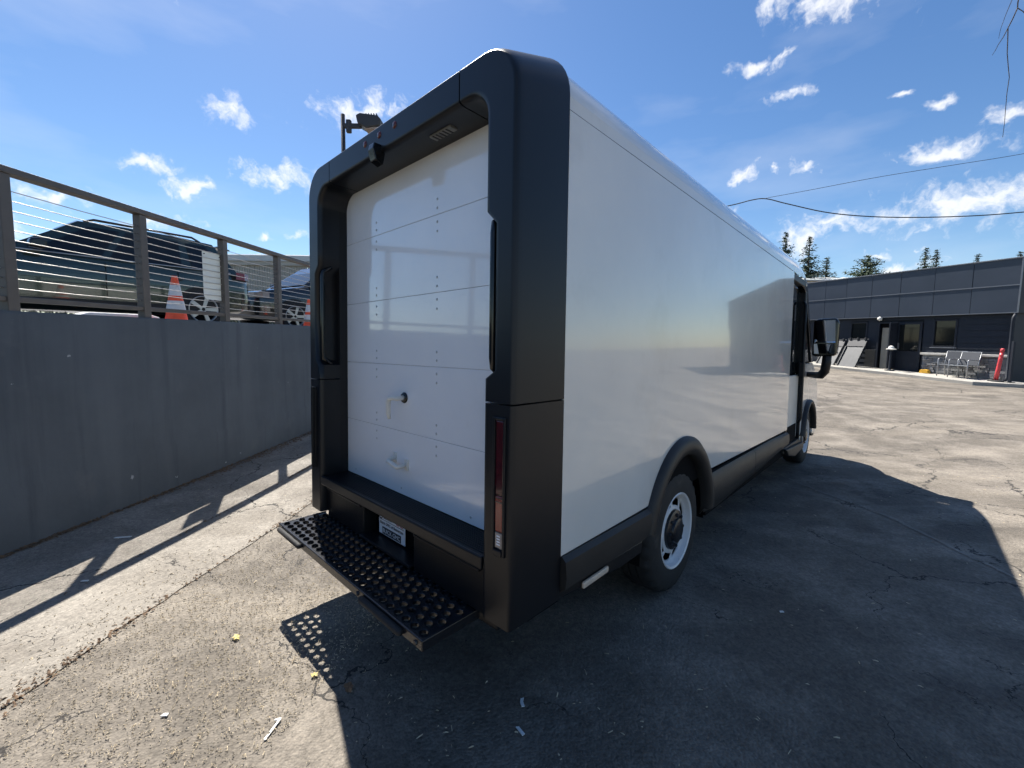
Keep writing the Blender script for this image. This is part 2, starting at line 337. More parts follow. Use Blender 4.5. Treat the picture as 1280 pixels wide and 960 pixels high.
# ------------------------------------------------------------------ frames of reference
VYAW, VPIT, VROL = R_(-43.36), R_(-1.308), R_(-1.2325)
VT = Vector((-.6138, 1.9473, 0))
VR = Matrix.Rotation(VYAW, 3, 'Z') @ Matrix.Rotation(VPIT, 3, 'X') @ Matrix.Rotation(VROL, 3, 'Y')
BY = R_(17.72)
BD = Vector((-math.sin(BY), math.cos(BY), 0)); BN = Vector((BD.y, -BD.x, 0))
BP = on_ground(1258, 476, .27)
SLOPE = .040
def sstep(a, b, x):
    t = min(1, max(0, (x - a) / (b - a))); return t * t * (3 - 2 * t)
vnorm = VR @ Vector((0, 0, 1))
def ground_z(x, y):
    p = Vector((x, y, 0)); q = VR.transposed() @ (p - VT)
    dx = max(0, abs(q.x) - 1.0); dy = max(0, -.3 - q.y, q.y - 6.6); dd = math.hypot(dx, dy)
    w = 1 - sstep(0, 4.5, dd)
    pl = -(vnorm.x * (x - VT.x) + vnorm.y * (y - VT.y)) / vnorm.z
    dn = BN.dot(p); s = BD.dot(p - BP)
    g2 = (.15 + SLOPE * min(16, max(-1, s))) * sstep(9, 17.5, dn)
    return w * pl + g2

# ------------------------------------------------------------------ ground
def axis_lines(lo, hi, dlo, dhi, step):
    a = [dlo + i * step for i in range(int((dhi - dlo) / step) + 1)]
    x = dhi; st = step
    while x < hi: st *= 1.5; x += st; a.append(min(x, hi))
    x = dlo; st = step
    while x > lo: st *= 1.5; x -= st; a.insert(0, max(x, lo))
    return a
gx = axis_lines(-500, 500, -6, 26, .5); gy = axis_lines(-400, 900, -5, 34, .5)
g = MB(); g.v = [Vector((x, y, ground_z(x, y))) for y in gy for x in gx]; nx = len(gx)
g.f = [(j * nx + i, j * nx + i + 1, (j + 1) * nx + i + 1, (j + 1) * nx + i) for j in range(len(gy) - 1) for i in range(nx - 1)]
tag(g.build('ground', M['asphalt'], smooth=True), kind='structure')

# ------------------------------------------------------------------ retaining wall, upper lot, railing
WD = Vector((.0739, .9973, 0)); WN = Vector((WD.y, -WD.x, 0)); WP = Vector((-3.30, 4.5, 0))
WROT = math.atan2(WD.y, WD.x)             # local x along the wall, local y to the left (upper lot)
WTOP = 1.645
wall = empty('retaining_wall', WP, (0, 0, WROT)); tag(wall, 'dark grey painted concrete retaining wall under the cable railing', 'wall')
mb = MB(); wx = [-9 + i * .5 for i in range(101)]
rw = random.Random(5)
pr = [(.02, -.2), (-.022, -.2), (-.020, .40), (-.003, .425), (-.0, 1.615), (.02, WTOP), (.26, WTOP), (.26, -.2)]
pts = []
for x in wx:
    j = rw.uniform(-.004, .004)
    pts += [(x, yy + (j if yy < .05 else 0), zz + (rw.uniform(-.004, .004) if zz > 1 else 0)) for yy, zz in pr]
n = len(pr); fs = [(i * n + a, i * n + (a + 1) % n, (i + 1) * n + (a + 1) % n, (i + 1) * n + a) for i in range(len(wx) - 1) for a in range(n)]
fs += [tuple(range(n)), tuple((len(wx) - 1) * n + a for a in range(n))]
MB().add(pts, fs).build('concrete_face', M['wall'], wall, auto=40)
lot = MB()
def wl_pt(s, off, z): v = WP + WD * s + WN * (-off); return (v.x, v.y, z)
lot.add([wl_pt(-9, .258, 1.60), wl_pt(41, .258, 1.60), wl_pt(60, 90, 1.60), wl_pt(-40, 90, 1.60)], [(0, 1, 2, 3)])
tag(lot.build('upper_lot', M['soil']), kind='structure')

rail = empty('cable_railing', WP + Vector((0, 0, WTOP)), (0, 0, WROT)); tag(rail, 'brown metal cable railing along the top of the retaining wall', 'railing')
RX0, RX1 = -8.6, 24.0
MB().box(RX0, RX1, .025, .115, .925, .973).build('top_rail', M['rail'], rail, bevel=.006)
MB().box(RX0, RX1, .045, .095, .062, .098).build('bottom_rail', M['rail'], rail, bevel=.004)
psrc = None
for i in range(-7, 25):
    x = -.555 + i * .997
    if not (RX0 < x < RX1): continue
    if psrc is None:
        psrc = MB().box(-.034, .034, -.036, .036, -.012, .924).build('post', M['rail'], rail, bevel=.005, loc=(x, .07, 0))
    else:
        o = share(psrc, 'post', rail, loc=(x, .07, 0)); 
        b = o.modifiers.new('bevel', 'BEVEL'); b.width = .005; b.segments = 2
for k in range(11):
    z = .155 + k * .0665
    sagp = []
    for i in range(-7, 25):
        x = -.555 + i * .997
        if RX0 < x < RX1: sagp += [(x, .07, z), (x + .5, .07, z - .004 + rw.uniform(-.003, .001))]
    MB().tube(sagp[:-1], .0032, 6).build('cable', M['cable'], rail, smooth=True)
# pale sheet tied to the cables
sg = empty('blank_sign', WP + WD * .27 + Vector((0, 0, 2.10)) - WN * .075, (0, 0, WROT))
tag(sg, 'pale blank sign sheet hung on the railing cables behind a post', 'sign')
pl = [(-.11, .30), (.15, .30), (.15, -.22), (-.07, -.22), (-.095, -.205), (-.11, -.18)]
MB().prism(pl, 1, .006, .010).build('sheet', M['pale_sheet'], sg)
for x, z in ((-.09, .27), (.13, .27)): MB().tube([(x, .012, z), (x, .002, z), (x, -.004, z)], .006, 6).build('cable_tie', M['wire'], sg)

# pale gutter strip between wall and lane, broken edge, with dirt seam
def strip(name, off0, off1, s0, s1, mt, z, jag, seed, step=.12):
    r = random.Random(seed); mbx = MB(); vs = []; k = int((s1 - s0) / step); w0 = w1 = 0
    for i in range(k + 1):
        s = s0 + i * step; w0 = w0 * .8 + r.uniform(-jag, jag); w1 = w1 * .8 + r.uniform(-jag, jag)
        for off in (off0 + w0, (off0 + off1) / 2, off1 + w1):
            v = WP + WD * s + WN * off; vs.append((v.x, v.y, ground_z(v.x, v.y) + z))
    fs = []
    for i in range(k):
        for a in (0, 1): fs.append((i * 3 + a, i * 3 + a + 1, (i + 1) * 3 + a + 1, (i + 1) * 3 + a))
    return mbx.add(vs, fs).build(name, mt)
seam = mat('dirt filled seam', (.060, .042, .030), .95, var=.6, vscale=12, bump=.006, bscale=40)
tag(strip('gutter_strip', .02, .90, -8, 30, M['gutter'], .006, .006, 11), kind='structure')
tag(strip('lane_strip', .905, 1.50, -8, 30, M['gutter'], .0055, .012, 12), kind='structure')
def seam_strip(pts, w, seed, mt):
    r = random.Random(seed); P = [on_ground(*p) for p in pts]; vs = []; off = 0
    Q = []
    for a, b in zip(P[:-1], P[1:]):
        n_ = max(2, int((b - a).length / .04)); Q += [a.lerp(b, i / n_) for i in range(n_)]
    for i, p in enumerate(Q):
        t = (Q[min(i + 1, len(Q) - 1)] - Q[max(i - 1, 0)]).normalized(); n_ = Vector((-t.y, t.x, 0)); off = off * .94 + r.uniform(-.011, .011)
        for sgn in (-1, 1):
            v = p + n_ * (off + sgn * w * r.uniform(.15, .85) * (.35 + .65 * abs(math.sin(i * .05 + seed)))); vs.append((v.x, v.y, ground_z(v.x, v.y) + .004))
    return tag(MB().add(vs, [(2 * i, 2 * i + 1, 2 * i + 3, 2 * i + 2) for i in range(len(Q) - 1)]).build('paving_seam', mt), kind='structure')
seam_strip([(975, 583), (1040, 612), (1110, 640), (1190, 680), (1290, 728)], .035, 3, M['gutter'])

# ------------------------------------------------------------------ delivery van
van = empty('delivery_van', VT); van.rotation_mode = 'QUATERNION'; van.rotation_quaternion = VR.to_quaternion()
tag(van, 'white electric step van with black rear portal frame and roll-up door', 'van')
H, HT = .847, 2.478
GI = .704
def V_(name, mb, mt, parent=van, **k): return mb.build(name, mt, parent, **k)
# portal frame: path of stations (outer, inner)
def arc(cx, cz, r, a0, a1, n): return [(cx + r * math.cos(R_(a0 + (a1 - a0) * i / n)), cz + r * math.sin(R_(a0 + (a1 - a0) * i / n))) for i in range(n + 1)]
NO = 10
RO, RI = .155, .10
RB, HB = .20, 2.600      # the portal flares upwards to the roof
IT = 2.352
def station_pair_right():
    """(outer, inner) from bottom right going up and round to the top centre"""
    st = []
    for z in (.470, .50, .56, .66, .80): st.append(((H, z), (GI, z)))
    for z in (1.0, 1.258): st.append(((H, z), (GI, z)))
    up = [((H, z), (GI, z)) for z in (1.264, 1.345, 1.375, 1.60, 1.885, 1.93, 2.0, 2.1, 2.2)]
    co = arc(H - RO, HT - RO, RO, 0, 90, NO); ci = arc(GI - RI, IT - RI, RI, 0, 90, NO)
    up += list(zip(co, ci)) + [((.60, HT), (.585, IT)), ((.560, HT), (.560, IT))]
    return st, up
lowst, upst = station_pair_right()
def section(o, i, grip, sh=0.0):
    ox, oz = o; ix, iz = i
    def P(t, y): return (ix + (ox - ix) * t, y, iz + (oz - iz) * t)
    gt = .33 if grip else 0.0
    bx, bz_ = back(ox, oz)
    def Q(t, y): return (ox + (bx - ox) * t, y, oz + (bz_ - oz) * t)
    return [P(0, .20), P(0, .125), P(gt, .118), P(gt, .030), P(gt + .025, .008), P(gt + .08, .0), P(gt + .16, .0), P(.89, .0), P(.93, .0), P(.965, .003), P(.99, .010), Q(.06, .024), Q(.14, .045), Q(.95, .272), Q(.985, .284), Q(1, .290), Q(.985, .2905)]
def back(ox, oz):
    sx = 1 if ox >= 0 else -1; ax = abs(ox); cxo, czo = H - RO, HT - RO
    if ax <= cxo + 1e-6 and oz > czo: return (sx * ax * (H - RB) / cxo, HB)
    if oz <= czo + 1e-6: return (ox, 1.3 + (oz - 1.3) * ((HB - RB) - 1.3) / (czo - 1.3)) if oz > 1.3 else (ox, oz)
    a = math.atan2(oz - czo, ax - cxo); return (sx * (H - RB + RB * math.cos(a)), HB - RB + RB * math.sin(a))
def sweep(sts, grips=None):
    vs = []; n = 17
    for k, (o, i) in enumerate(sts): vs += section(o, i, grips[k] if grips else False)
    fs = [(k * n + a, k * n + a + 1, (k + 1) * n + a + 1, (k + 1) * n + a) for k in range(len(sts) - 1) for a in range(n - 1)]
    fs += [tuple(range(n)), tuple((len(sts) - 1) * n + a for a in range(n))]
    return MB().add(vs, fs)
for sgn in (1, -1):
    fl = lambda st: [((sgn * o[0], o[1]), (sgn * i[0], i[1])) for o, i in st]
    V_('lower_post', sweep(fl(lowst)), M['satin'], auto=50)
    zz = [s[0][1] for s in upst]
    us = []; gr = []
    for k, s in enumerate(upst):
        us.append(s); gr.append(1.36 < s[0][1] < 1.90 and k < 8)
    V_('upper_post', sweep(fl(us), gr), M['satin'], auto=50)
    V_('grab_bar', MB().tube([(sgn * .716, .075, 1.352), (sgn * .722, .030, 1.385), (sgn * .722, .026, 1.42), (sgn * .722, .026, 1.86), (sgn * .722, .030, 1.895), (sgn * .716, .075, 1.925)], .013, 10), M['black_gloss'], smooth=True)
top = [((x, HT), (x, IT)) for x in (.554, .2, -.2, -.554)]
V_('header', sweep(top), M['satin'], auto=50)
bk = lambda st: [((o[0] * .993, o[1] - .008), (i[0] * 1.008 if abs(i[0]) > .6 else i[0], i[1] + .006)) for o, i in st]
full = lowst + upst + [((x, HT), (x, IT)) for x in (0,)] + [((-o[0], o[1]), (-i[0], i[1])) for o, i in reversed(upst)] + [((-o[0], o[1]), (-i[0], i[1])) for o, i in reversed(lowst)]
vs = []
for o, i in bk(full):
    bo = back(*o); vs += [(i[0], .19, i[1]), (i[0] + (o[0] - i[0]) * .55, .19, i[1] + (o[1] - i[1]) * .55), (o[0], .10, o[1]), (bo[0] * .997, .287, bo[1] - .006)]
V_('frame_backing', MB().add(vs, [(k * 4 + a, k * 4 + a + 1, k * 4 + a + 5, k * 4 + a + 4) for k in range(len(full) - 1) for a in range(3)]), M['dark'])
# header details: marker lamps, camera, soffit lamp
for x in (.112, -.020, -.153):
    o = V_('marker_lamp', MB().lathe([(0, -.010), (.011, -.009), (.017, -.004), (.018, .004)], (x, .004, 2.432), 'y', 14), M['amber'], smooth=True)
V_('rear_camera', MB().prism([(-.045, .0), (-.052, -.028), (-.038, -.075), (.0, -.090), (.01, -.04), (.0, 0)], 0, -.055, -.005).add([], []), M['black_gloss'], bevel=.004, loc=(0, .012, 2.385))
V_('soffit_lamp', MB().box(.28, .42, .065, .105, IT - .008, IT + .01), M['soffit_lens'], bevel=.003)
for x in (.30, .322, .344, .366, .388): V_('lamp_rib', MB().box(x, x + .006, .066, .104, IT - .011, IT - .006), M['lamp_grey'])
# tail lamps
for sgn in (1, -1):
    x0, x1 = sgn * .772, sgn * .812
    xa, xb = min(x0, x1), max(x0, x1)
    if sgn < 0: V_('lamp_shroud', MB().box(xb + .0005, xb + .0095, -.024, -.0075, .730, 1.214), M['satin'], bevel=.003)
    V_('lamp_bezel', MB().box(xa - .012, xa, -.008, .01, .728, 1.216).box(xb, xb + .010, -.008, .01, .728, 1.216).box(xa, xb, -.008, .01, 1.206, 1.216).box(xa, xb, -.012, .01, .728, .750), M['satin'], bevel=.003)
    for nm, z0, z1, mt in (('brake_lens', .942, 1.204, 'red_dark'), ('tail_lens', .812, .939, 'red'), ('reverse_lens', .752, .809, 'clear')):
        V_(nm, MB().box(xa + .001, xb - .001, -.003, .006, z0, z1), M[mt], bevel=.004)
    for z in (.915, .93): V_('lens_rib', MB().box(xa + .003, xb - .003, -.0045, -.002, z, z + .005), M['red_dark'])
    for q in range(4): V_('lens_rib', MB().box(sgn * .792 - .008, sgn * .792 + .008, -.0045, -.002, .765 + q * .010, .770 + q * .010), M['inkw'])
# roll-up door
door = V_('roll_up_door', MB().box(-.72, .72, .186, .21, .66, 2.40), M['white_part'])
zs = [.688, 1.020, 1.365, 1.711, 2.066, 2.395]
for a in range(5):
    V_('door_panel', MB().box(-.712, .712, .168, .188, zs[a] + (.0007 if a else 0), zs[a + 1] - .0007), M['white_door'], door, bevel=.0014)
rv = MB().lathe([(0, -.0036), (.0040, -.0030), (.0066, 0), (.0066, .002)], (0, 0, 0), 'y', 8)
rsrc = None
for x in (-.352, .20):
    for zc in zs[1:5]:
        for dz in (-.075, -.032, .03, .07):
            if rsrc is None: rsrc = rv.build('rivet', M['rivet'], door, smooth=True, loc=(x, .168, zc + dz))
            else: share(rsrc, 'rivet', door, loc=(x, .168, zc + dz))
for x in (-.60, -.1, .45, .66): share(rsrc, 'rivet', door, loc=(x, .168, .72))
hl = V_('door_handle', MB().lathe([(0, -.012), (.022, -.012), (.028, -.004), (.028, .002)], (-.070, .168, 1.198), 'y', 24), M['black_gloss'], door, smooth=True)
V_('handle_lever', MB().tube([(-.066, .168, 1.198), (-.066, .118, 1.198), (-.080, .108, 1.200), (-.110, .104, 1.196), (-.122, .104, 1.178), (-.124, .105, 1.12), (-.116, .107, 1.088)], [.013, .013, .013, .013, .014, .012, .008], 10), M['white_part'], door, smooth=True)
ph = V_('pull_handle', MB().tube([(-.155, .168, .872), (-.155, .128, .868), (-.150, .118, .862), (-.06, .118, .846), (-.052, .126, .848), (-.052, .168, .852)], .011, 8), M['white_part'], door, smooth=True)
V_('handle_flange', MB().box(-.062, -.030, .160, .170, .825, .882), M['white_part'], door, bevel=.003)
V_('handle_flange', MB().box(-.175, -.145, .160, .170, .845, .900), M['white_part'], door, bevel=.003)
# door jamb and sill
for sgn in (1, -1): V_('door_jamb', MB().box(min(sgn * .7035, sgn * .735), max(sgn * .7035, sgn * .735), .12, .24, .66, 2.36), M['black'])
V_('sill_deck', MB().box(-.7025, .7025, .012, .185, .655, .684), M['black'], bevel=.006)
for q in range(10): V_('deck_rib', MB().box(-.69, .69, .034 + q * .0128, .038 + q * .0128, .683, .6868), M['black'])
V_('sill_lip', MB().box(-.7025, .7025, -.002, .013, .640, .690), M['satin'], bevel=.005)
V_('bumper_panel', MB().box(-.7025, -.262, .040, .12, .44, .640), M['black'], bevel=.006)
V_('bumper_panel', MB().box(.205, .7025, .040, .12, .44, .640), M['black'], bevel=.006)
for x0, x1 in ((-.69, -.275), (.22, .66)): V_('bumper_ridge', MB().box(x0, x1, .026, .044, .606, .620), M['satin'], bevel=.005)
V_('plate_bay', MB().box(-.265, .208, .125, .14, .40, .66), M['dark'])
V_('plate_bay_floor', MB().box(-.268, .208, .015, .13, .455, .468), M['satin'], bevel=.004)
V_('bumper_under', MB().box(-.70, .70, .09, .40, .36, .45), M['black'], bevel=.01)
plate = V_('dealer_plate', MB().box(-.199, .047, .096, .099, .478, .589), M['paper'])
def text(s, x, z, size, mt, parent, y=.0945, al='CENTER'):
    cu = bpy.data.curves.new('lettering', 'FONT'); cu.body = s; cu.size = size; cu.align_x = al; cu.align_y = 'CENTER'; cu.extrude = .0004
    t = bpy.data.objects.new('lettering', cu); COL.objects.link(t); bpy.context.view_layer.update()
    me = bpy.data.meshes.new_from_object(t); bpy.data.objects.remove(t); me.materials.append(M[mt])
    o = bpy.data.objects.new('lettering', me); COL.objects.link(o); o.parent = parent; o.location = (x, y, z); o.rotation_euler = (R_(90), 0, 0); return o
V_('emblem_ring', MB().lathe([(.011, 0), (.014, -.001), (.017, 0)], (-.180, .0945, .571), 'y', 20), M['ink'], plate)
text('BUICK', -.115, .570, .026, 'ink', plate); text('GMC', -.0, .570, .030, 'ink_red', plate)
V_('rule_line', MB().box(-.19, .04, .0945, .0958, .5535, .555), M['ink'], plate)
text('Buick GMC of Beaverton', -.076, .538, .0215, 'ink', plate)
V_('banner', MB().box(-.165, .012, .0945, .0958, .482, .518), M['ink'], plate)
text('BUICK GMC', -.076, .500, .031, 'inkw', plate, y=.093)
# perforated step
SZ = .432; SX0, SX1, SY0, SY1 = -.785, .618, -.193, .055
nxh, nyh = 25, 6; cw = (SX1 - SX0) / nxh; ch = (SY1 - SY0) / nyh
step = V_('rear_step', MB().box(SX0 + .03, SX1 - .03, SY1 - .03, SY1 + .16, SZ - .045, SZ - .006), M['steel_black'])
gm = MB(); K = 12
for b in range(nyh):
    odd = b % 2
    for a in range(nxh - odd):
        cx, cy = SX0 + (a + .5 + .5 * odd) * cw, SY0 + (b + .5) * ch; vs = []; fs = []
        for k in range(K):
            q = 2 * math.pi * (k + .5) / K; c, s_ = math.cos(q), math.sin(q); mxx = max(abs(c), abs(s_))
            for rx, ry, dz in ((.0198, .0168, 0), (.0188, .0158, .0055), (.0172, .0142, .004), (.0172, .0142, -.010)):
                if dz == 0: vs.append((cx + c / mxx * cw / 2, cy + s_ / mxx * ch / 2, SZ))
                vs.append((cx + c * rx, cy + s_ * ry, SZ + dz))
        for k in range(K):
            j = (k + 1) % K
            for t in range(4): fs.append((k * 5 + t, k * 5 + t + 1, j * 5 + t + 1, j * 5 + t))
        for sx in (-1, 1):
            for sy in (-1, 1):
                n0 = len(vs); vs.append((cx + sx * cw / 2, cy + sy * ch / 2, SZ))
                cand = sorted(range(K), key=lambda k: (vs[k * 5][0] - vs[n0][0]) ** 2 + (vs[k * 5][1] - vs[n0][1]) ** 2)[:2]
                fs.append((cand[0] * 5, cand[1] * 5, n0))
        gm.add(vs, fs)
    if odd:
        y0, y1 = SY0 + b * ch, SY0 + (b + 1) * ch
        for xa in (SX0, SX1 - cw / 2): gm.add([(xa, y0, SZ), (xa + cw / 2, y0, SZ), (xa + cw / 2, y1, SZ), (xa, y1, SZ)], [(0, 1, 2, 3)])
gm.build('tread_plate', M['steel_black'], step)
V_('step_edge', MB().box(SX0 - .008, SX1 + .008, SY0 - .012, SY0 + .001, SZ - .036, SZ + .004), M['steel_black'], step, bevel=.004)
for x in (SX0 - .010, SX1 - .001): V_('step_end', MB().box(x, x + .011, SY0 - .011, SY1 + .01, SZ - .036, SZ + .0035), M['steel_black'], step, bevel=.003)
for x0 in (-.76, .20):
    V_('step_bumper', MB().tube([(x0, SY0 - .020, SZ - .018), (x0 + .01, SY0 - .022, SZ - .018), (x0 + .30, SY0 - .022, SZ - .018), (x0 + .31, SY0 - .020, SZ - .018)], [.010, .014, .014, .010], 10), M['rubber'], step, smooth=True)
for x in (-.70, .16, .59): V_('edge_bolt', MB().lathe([(0, -.008), (.008, -.006), (.01, 0)], (x, SY0 - .012, SZ - .017), 'y', 8), M['steel_black'], step)
for x in (-.55, .42): V_('step_bracket', MB().prism([(SY0 + .03, SZ - .012), (SY1 + .3, SZ - .012), (SY1 + .3, SZ - .09), (SY1, SZ - .07)], 0, x, x + .03), M['steel_black'], step)

# cargo sides, roof
YF = 4.43
WCY, WCZ, WRAD = 1.499, .372, .372
FWY = 5.75
def side_poly():
    a = [(.292, .640)]
    a += [(WCY + .478 * math.cos(R_(t)), .36 + .585 * math.sin(R_(t))) for t in range(180 - 29, 28, -6)]
    a += [(YF, .618), (YF, 2.341), (.292, 2.346)]
    return a
for sgn in (1, -1):
    V_('cargo_side', MB().prism(side_poly(), 0, sgn * (H - .022), sgn * H), M['white'], bevel=.003)
# coving (roof edge) profile lofted along y
rp = [(H - .003, 2.349), (H - .003, 2.396), (H - .010, 2.402), (H - .013, 2.424)] + [(H - .205 + .192 * math.cos(R_(t)), 2.396 + .192 * math.sin(R_(t))) for t in (14, 26, 38, 50, 62, 74, 86)] + [(.3, 2.594), (0, 2.598)]
rp = rp + [(-x, z) for x, z in reversed(rp[:-1])]
def loft(ys, prof, drop=lambda y, x, z: (x, z)):
    vs = []; n = len(prof)
    for y in ys:
        for x, z in prof:
            a, b = drop(y, x, z); vs.append((a, y, b))
    return MB().add(vs, [(i * n + a, i * n + a + 1, (i + 1) * n + a + 1, (i + 1) * n + a) for i in range(len(ys) - 1) for a in range(n - 1)])
V_('roof', loft([.292, 1.5, 3, YF], rp), M['white'], auto=28)
def cabdrop(y, x, z):
    t = max(0, y - 4.9) / .75
    return x * (1 - .03 * t), z - .16 * t * t
V_('cab_roof', loft([YF + .004, 4.7, 4.9, 5.05, 5.2, 5.35], rp, cabdrop), M['white'], auto=28)
V_('inner_shell', MB().box(-H + .03, H - .03, .24, YF - .01, .62, 2.38), M['dark'])
V_('underbody', MB().box(-.50, .50, .30, 6.3, .26, .60), M['dark'])
for sgn in (1, -1):
    V_('frame_rail', MB().box(min(sgn * .4, sgn * .80), max(sgn * .4, sgn * .80), 2.06, 5.2, .30, .60), M['dark'])
    V_('rear_skirt_core', MB().box(min(sgn * .4, sgn * .80), max(sgn * .4, sgn * .80), .20, 1.0, .47, .64), M['dark'])
# wheel arch liners
for wy in (WCY, FWY):
    for sgn in (1, -1):
        a = [(wy + .47 * math.cos(R_(t)), .36 + .53 * math.sin(R_(t))) for t in range(-5, 186, 10)]
        n = len(a); vs = [(sgn * .46, p[0], p[1]) for p in a] + [(sgn * (H - .03), p[0], p[1]) for p in a]
        fs = [(i, i + 1, n + i + 1, n + i) for i in range(n - 1)] + [tuple(range(n))]
        V_('wheel_well', MB().add(vs, fs), M['dark'])
# cladding
cp = [(-.02, .640), (.006, .640), (.024, .622), (.030, .56), (.024, .515), (-.004, .490), (-.05, .44)]
def clad(name, stations, parent=van):
    """stations: (y, dz_top, dz_bottom)"""
    for sgn in (1, -1):
        vs = []; n = len(cp)
        for y, zt, zb in stations:
            for dx, z in cp:
                t = (z - .44) / .20; vs.append((sgn * (H + dx), y, zb + (zt - zb) * t))
        fs = [(i * n + a, i * n + a + 1, (i + 1) * n + a + 1, (i + 1) * n + a) for i in range(len(stations) - 1) for a in range(n - 1)] + [tuple(range(n)), tuple((len(stations) - 1) * n + a for a in range(n))]
        V_(name, MB().add(vs, fs), M['clad'], parent, auto=35)
clad('rear_cladding', [(.292, .640, .44), (.7, .638, .43), (1.04, .637, .42)])
clad('sill_cladding', [(1.95, .630, .34), (2.3, .628, .30), (2.8, .625, .32), (3.045, .623, .33)])
clad('sill_cladding', [(3.051, .623, .33), (3.6, .620, .34), (3.95, .612, .36), (YF - .04, .600, .385), (YF - .003, .590, .40)])
for sgn in (1, -1):
    def archband(name, wy, a0, a1, ro, ri, zo, zi, cz=.36):
        vs = []; pr = [(0, -.02), (0, .012), (.25, .034), (.6, .040), (.9, .030), (1, .006), (1, -.03)]
        ang = [a0 + (a1 - a0) * i / 30 for i in range(31)]
        for t in ang:
            for f, dx in pr:
                ry = ro + (ri - ro) * f; rz = zo + (zi - zo) * f
                vs.append((sgn * (H + dx), wy + ry * math.cos(R_(t)), cz + rz * math.sin(R_(t))))
        n = len(pr)
        V_(name, MB().add(vs, [(i * n + a, i * n + a + 1, (i + 1) * n + a + 1, (i + 1) * n + a) for i in range(30) for a in range(n - 1)]), M['clad'], auto=60)
    archband('wheel_arch', WCY, 165, 5, .515, .415, .590, .478)
    archband('wheel_arch', FWY, 172, 8, .455, .405, .50, .445)
    V_('side_marker', MB().box(min(sgn * (H - .012), sgn * (H + .004)), max(sgn * (H - .012), sgn * (H + .004)), .455, .66, .440, .470), M['reflector'], bevel=.008)
    V_('lower_valance', MB().prism([(.292, .50), (1.03, .47), (1.02, .40), (.80, .40), (.292, .455)], 0, sgn * (H - .10), sgn * (H - .012)), M['black'], bevel=.012)
# cab: front end, open side door
def cab_profile():
    return [(5.30, .40), (5.30, 1.32), (5.33, 1.34), (5.98, 1.34), (6.22, 1.22), (6.42, 1.05), (6.52, .80), (6.52, .42), (6.40, .32), (6.22, .34)] + \
           [(FWY + .43 * math.cos(R_(t)), .36 + .475 * math.sin(R_(t))) for t in range(0, 181, 10)]
for sgn in (1, -1):
    V_('front_fender', MB().prism(cab_profile(), 0, sgn * (H - .10), sgn * (H - .012)), M['white'], bevel=.02, segs=3)
V_('nose', MB().prism([(5.98, 1.335), (6.22, 1.215), (6.42, 1.045), (6.52, .80), (6.52, .42), (6.40, .34), (6.1, .34), (6.1, .9), (5.9, 1.2)], 0, -H + .101, H - .101), M['white'], bevel=.01)
V_('front_bumper', MB().prism([(6.44, .60), (6.56, .58), (6.56, .36), (6.40, .28), (6.24, .30), (6.3, .5)], 0, -H + .02, H - .02), M['clad'], bevel=.02)
ws = [(-.76, 5.36, 2.30), (.76, 5.36, 2.30), (.79, 6.02, 1.33), (-.79, 6.02, 1.33)]
ws2 = [(x * .98, y - .05, z - .02) for x, y, z in ws]
V_('windshield', MB().add(ws + ws2, [(0, 1, 2, 3), (7, 6, 5, 4), (0, 4, 5, 1), (1, 5, 6, 2), (2, 6, 7, 3), (3, 7, 4, 0)]), M['glass'])
V_('dashboard', MB().box(-.75, .75, 5.3, 5.95, .9, 1.30), M['dark'], bevel=.03)
for sgn in (1, -1):
    V_('a_pillar', MB().prism([(5.06, 2.345), (5.20, 2.345), (5.40, 2.30), (6.06, 1.345), (5.92, 1.345), (5.32, 2.20), (5.20, 2.26), (5.06, 2.27)], 0, sgn * (H - .09), sgn * (H - .022)), M['black_gloss'], bevel=.008)
    V_('quarter_glass', MB().prism([(5.36, 1.36), (5.90, 1.36), (5.36, 2.12)], 0, sgn * (H - .05), sgn * (H - .04)), M['glass'])
    V_('door_post', MB().box(min(sgn * (H - .09), sgn * (H - .02)), max(sgn * (H - .09), sgn * (H - .02)), 5.29, 5.37, .36, 2.24), M['black'], bevel=.01)
    V_('door_header', MB().box(min(sgn * (H - .08), sgn * (H - .012)), max(sgn * (H - .08), sgn * (H - .012)), YF + .02, 5.20, 2.27, 2.345), M['black'], bevel=.008)
V_('cargo_door_frame', MB().box(H - .10, H - .012, YF + .004, YF + .05, .50, 2.30), M['black'], bevel=.006)
V_('bulkhead', MB().box(-H + .05, H - .12, YF + .01, YF + .04, .36, 2.35), M['dark'])
V_('cab_floor', MB().box(-H + .02, H - .02, YF + .004, 5.40, .34, .40), M['clad'], bevel=.01)
V_('entry_step', MB().prism([(YF - .02, .40), (5.42, .34), (5.42, .26), (4.9, .24), (YF + .1, .31)], 0, H - .16, H + .012), M['clad'], bevel=.015)
V_('left_cab_door', MB().box(-H + .01, -H + .05, YF + .01, 5.30, .42, 1.36), M['white'], bevel=.008)
V_('left_cab_glass', MB().box(-H + .02, -H + .035, YF + .05, 5.28, 1.37, 2.26), M['glass'])
V_('sliding_door_leaf', MB().box(H - .095, H - .055, 4.66, 5.28, .42, 1.20), M['white_part'], bevel=.01)
V_('sliding_door_glass', MB().box(H - .085, H - .070, 4.70, 5.26, 1.22, 2.24), M['glass'])
V_('grab_rail', MB().tube([(H - .03, 5.22, .60), (H - .005, 5.22, .66), (H - .005, 5.22, 2.05), (H - .03, 5.22, 2.10)], .016, 8), M['black'], smooth=True)
V_('door_latch', MB().box(H - .045, H + .018, 5.15, 5.24, 1.18, 1.36), M['black'], bevel=.012)
V_('seat_back', MB().box(-.55, -.15, 4.55, 4.70, .9, 1.65), M['dark'], bevel=.06)
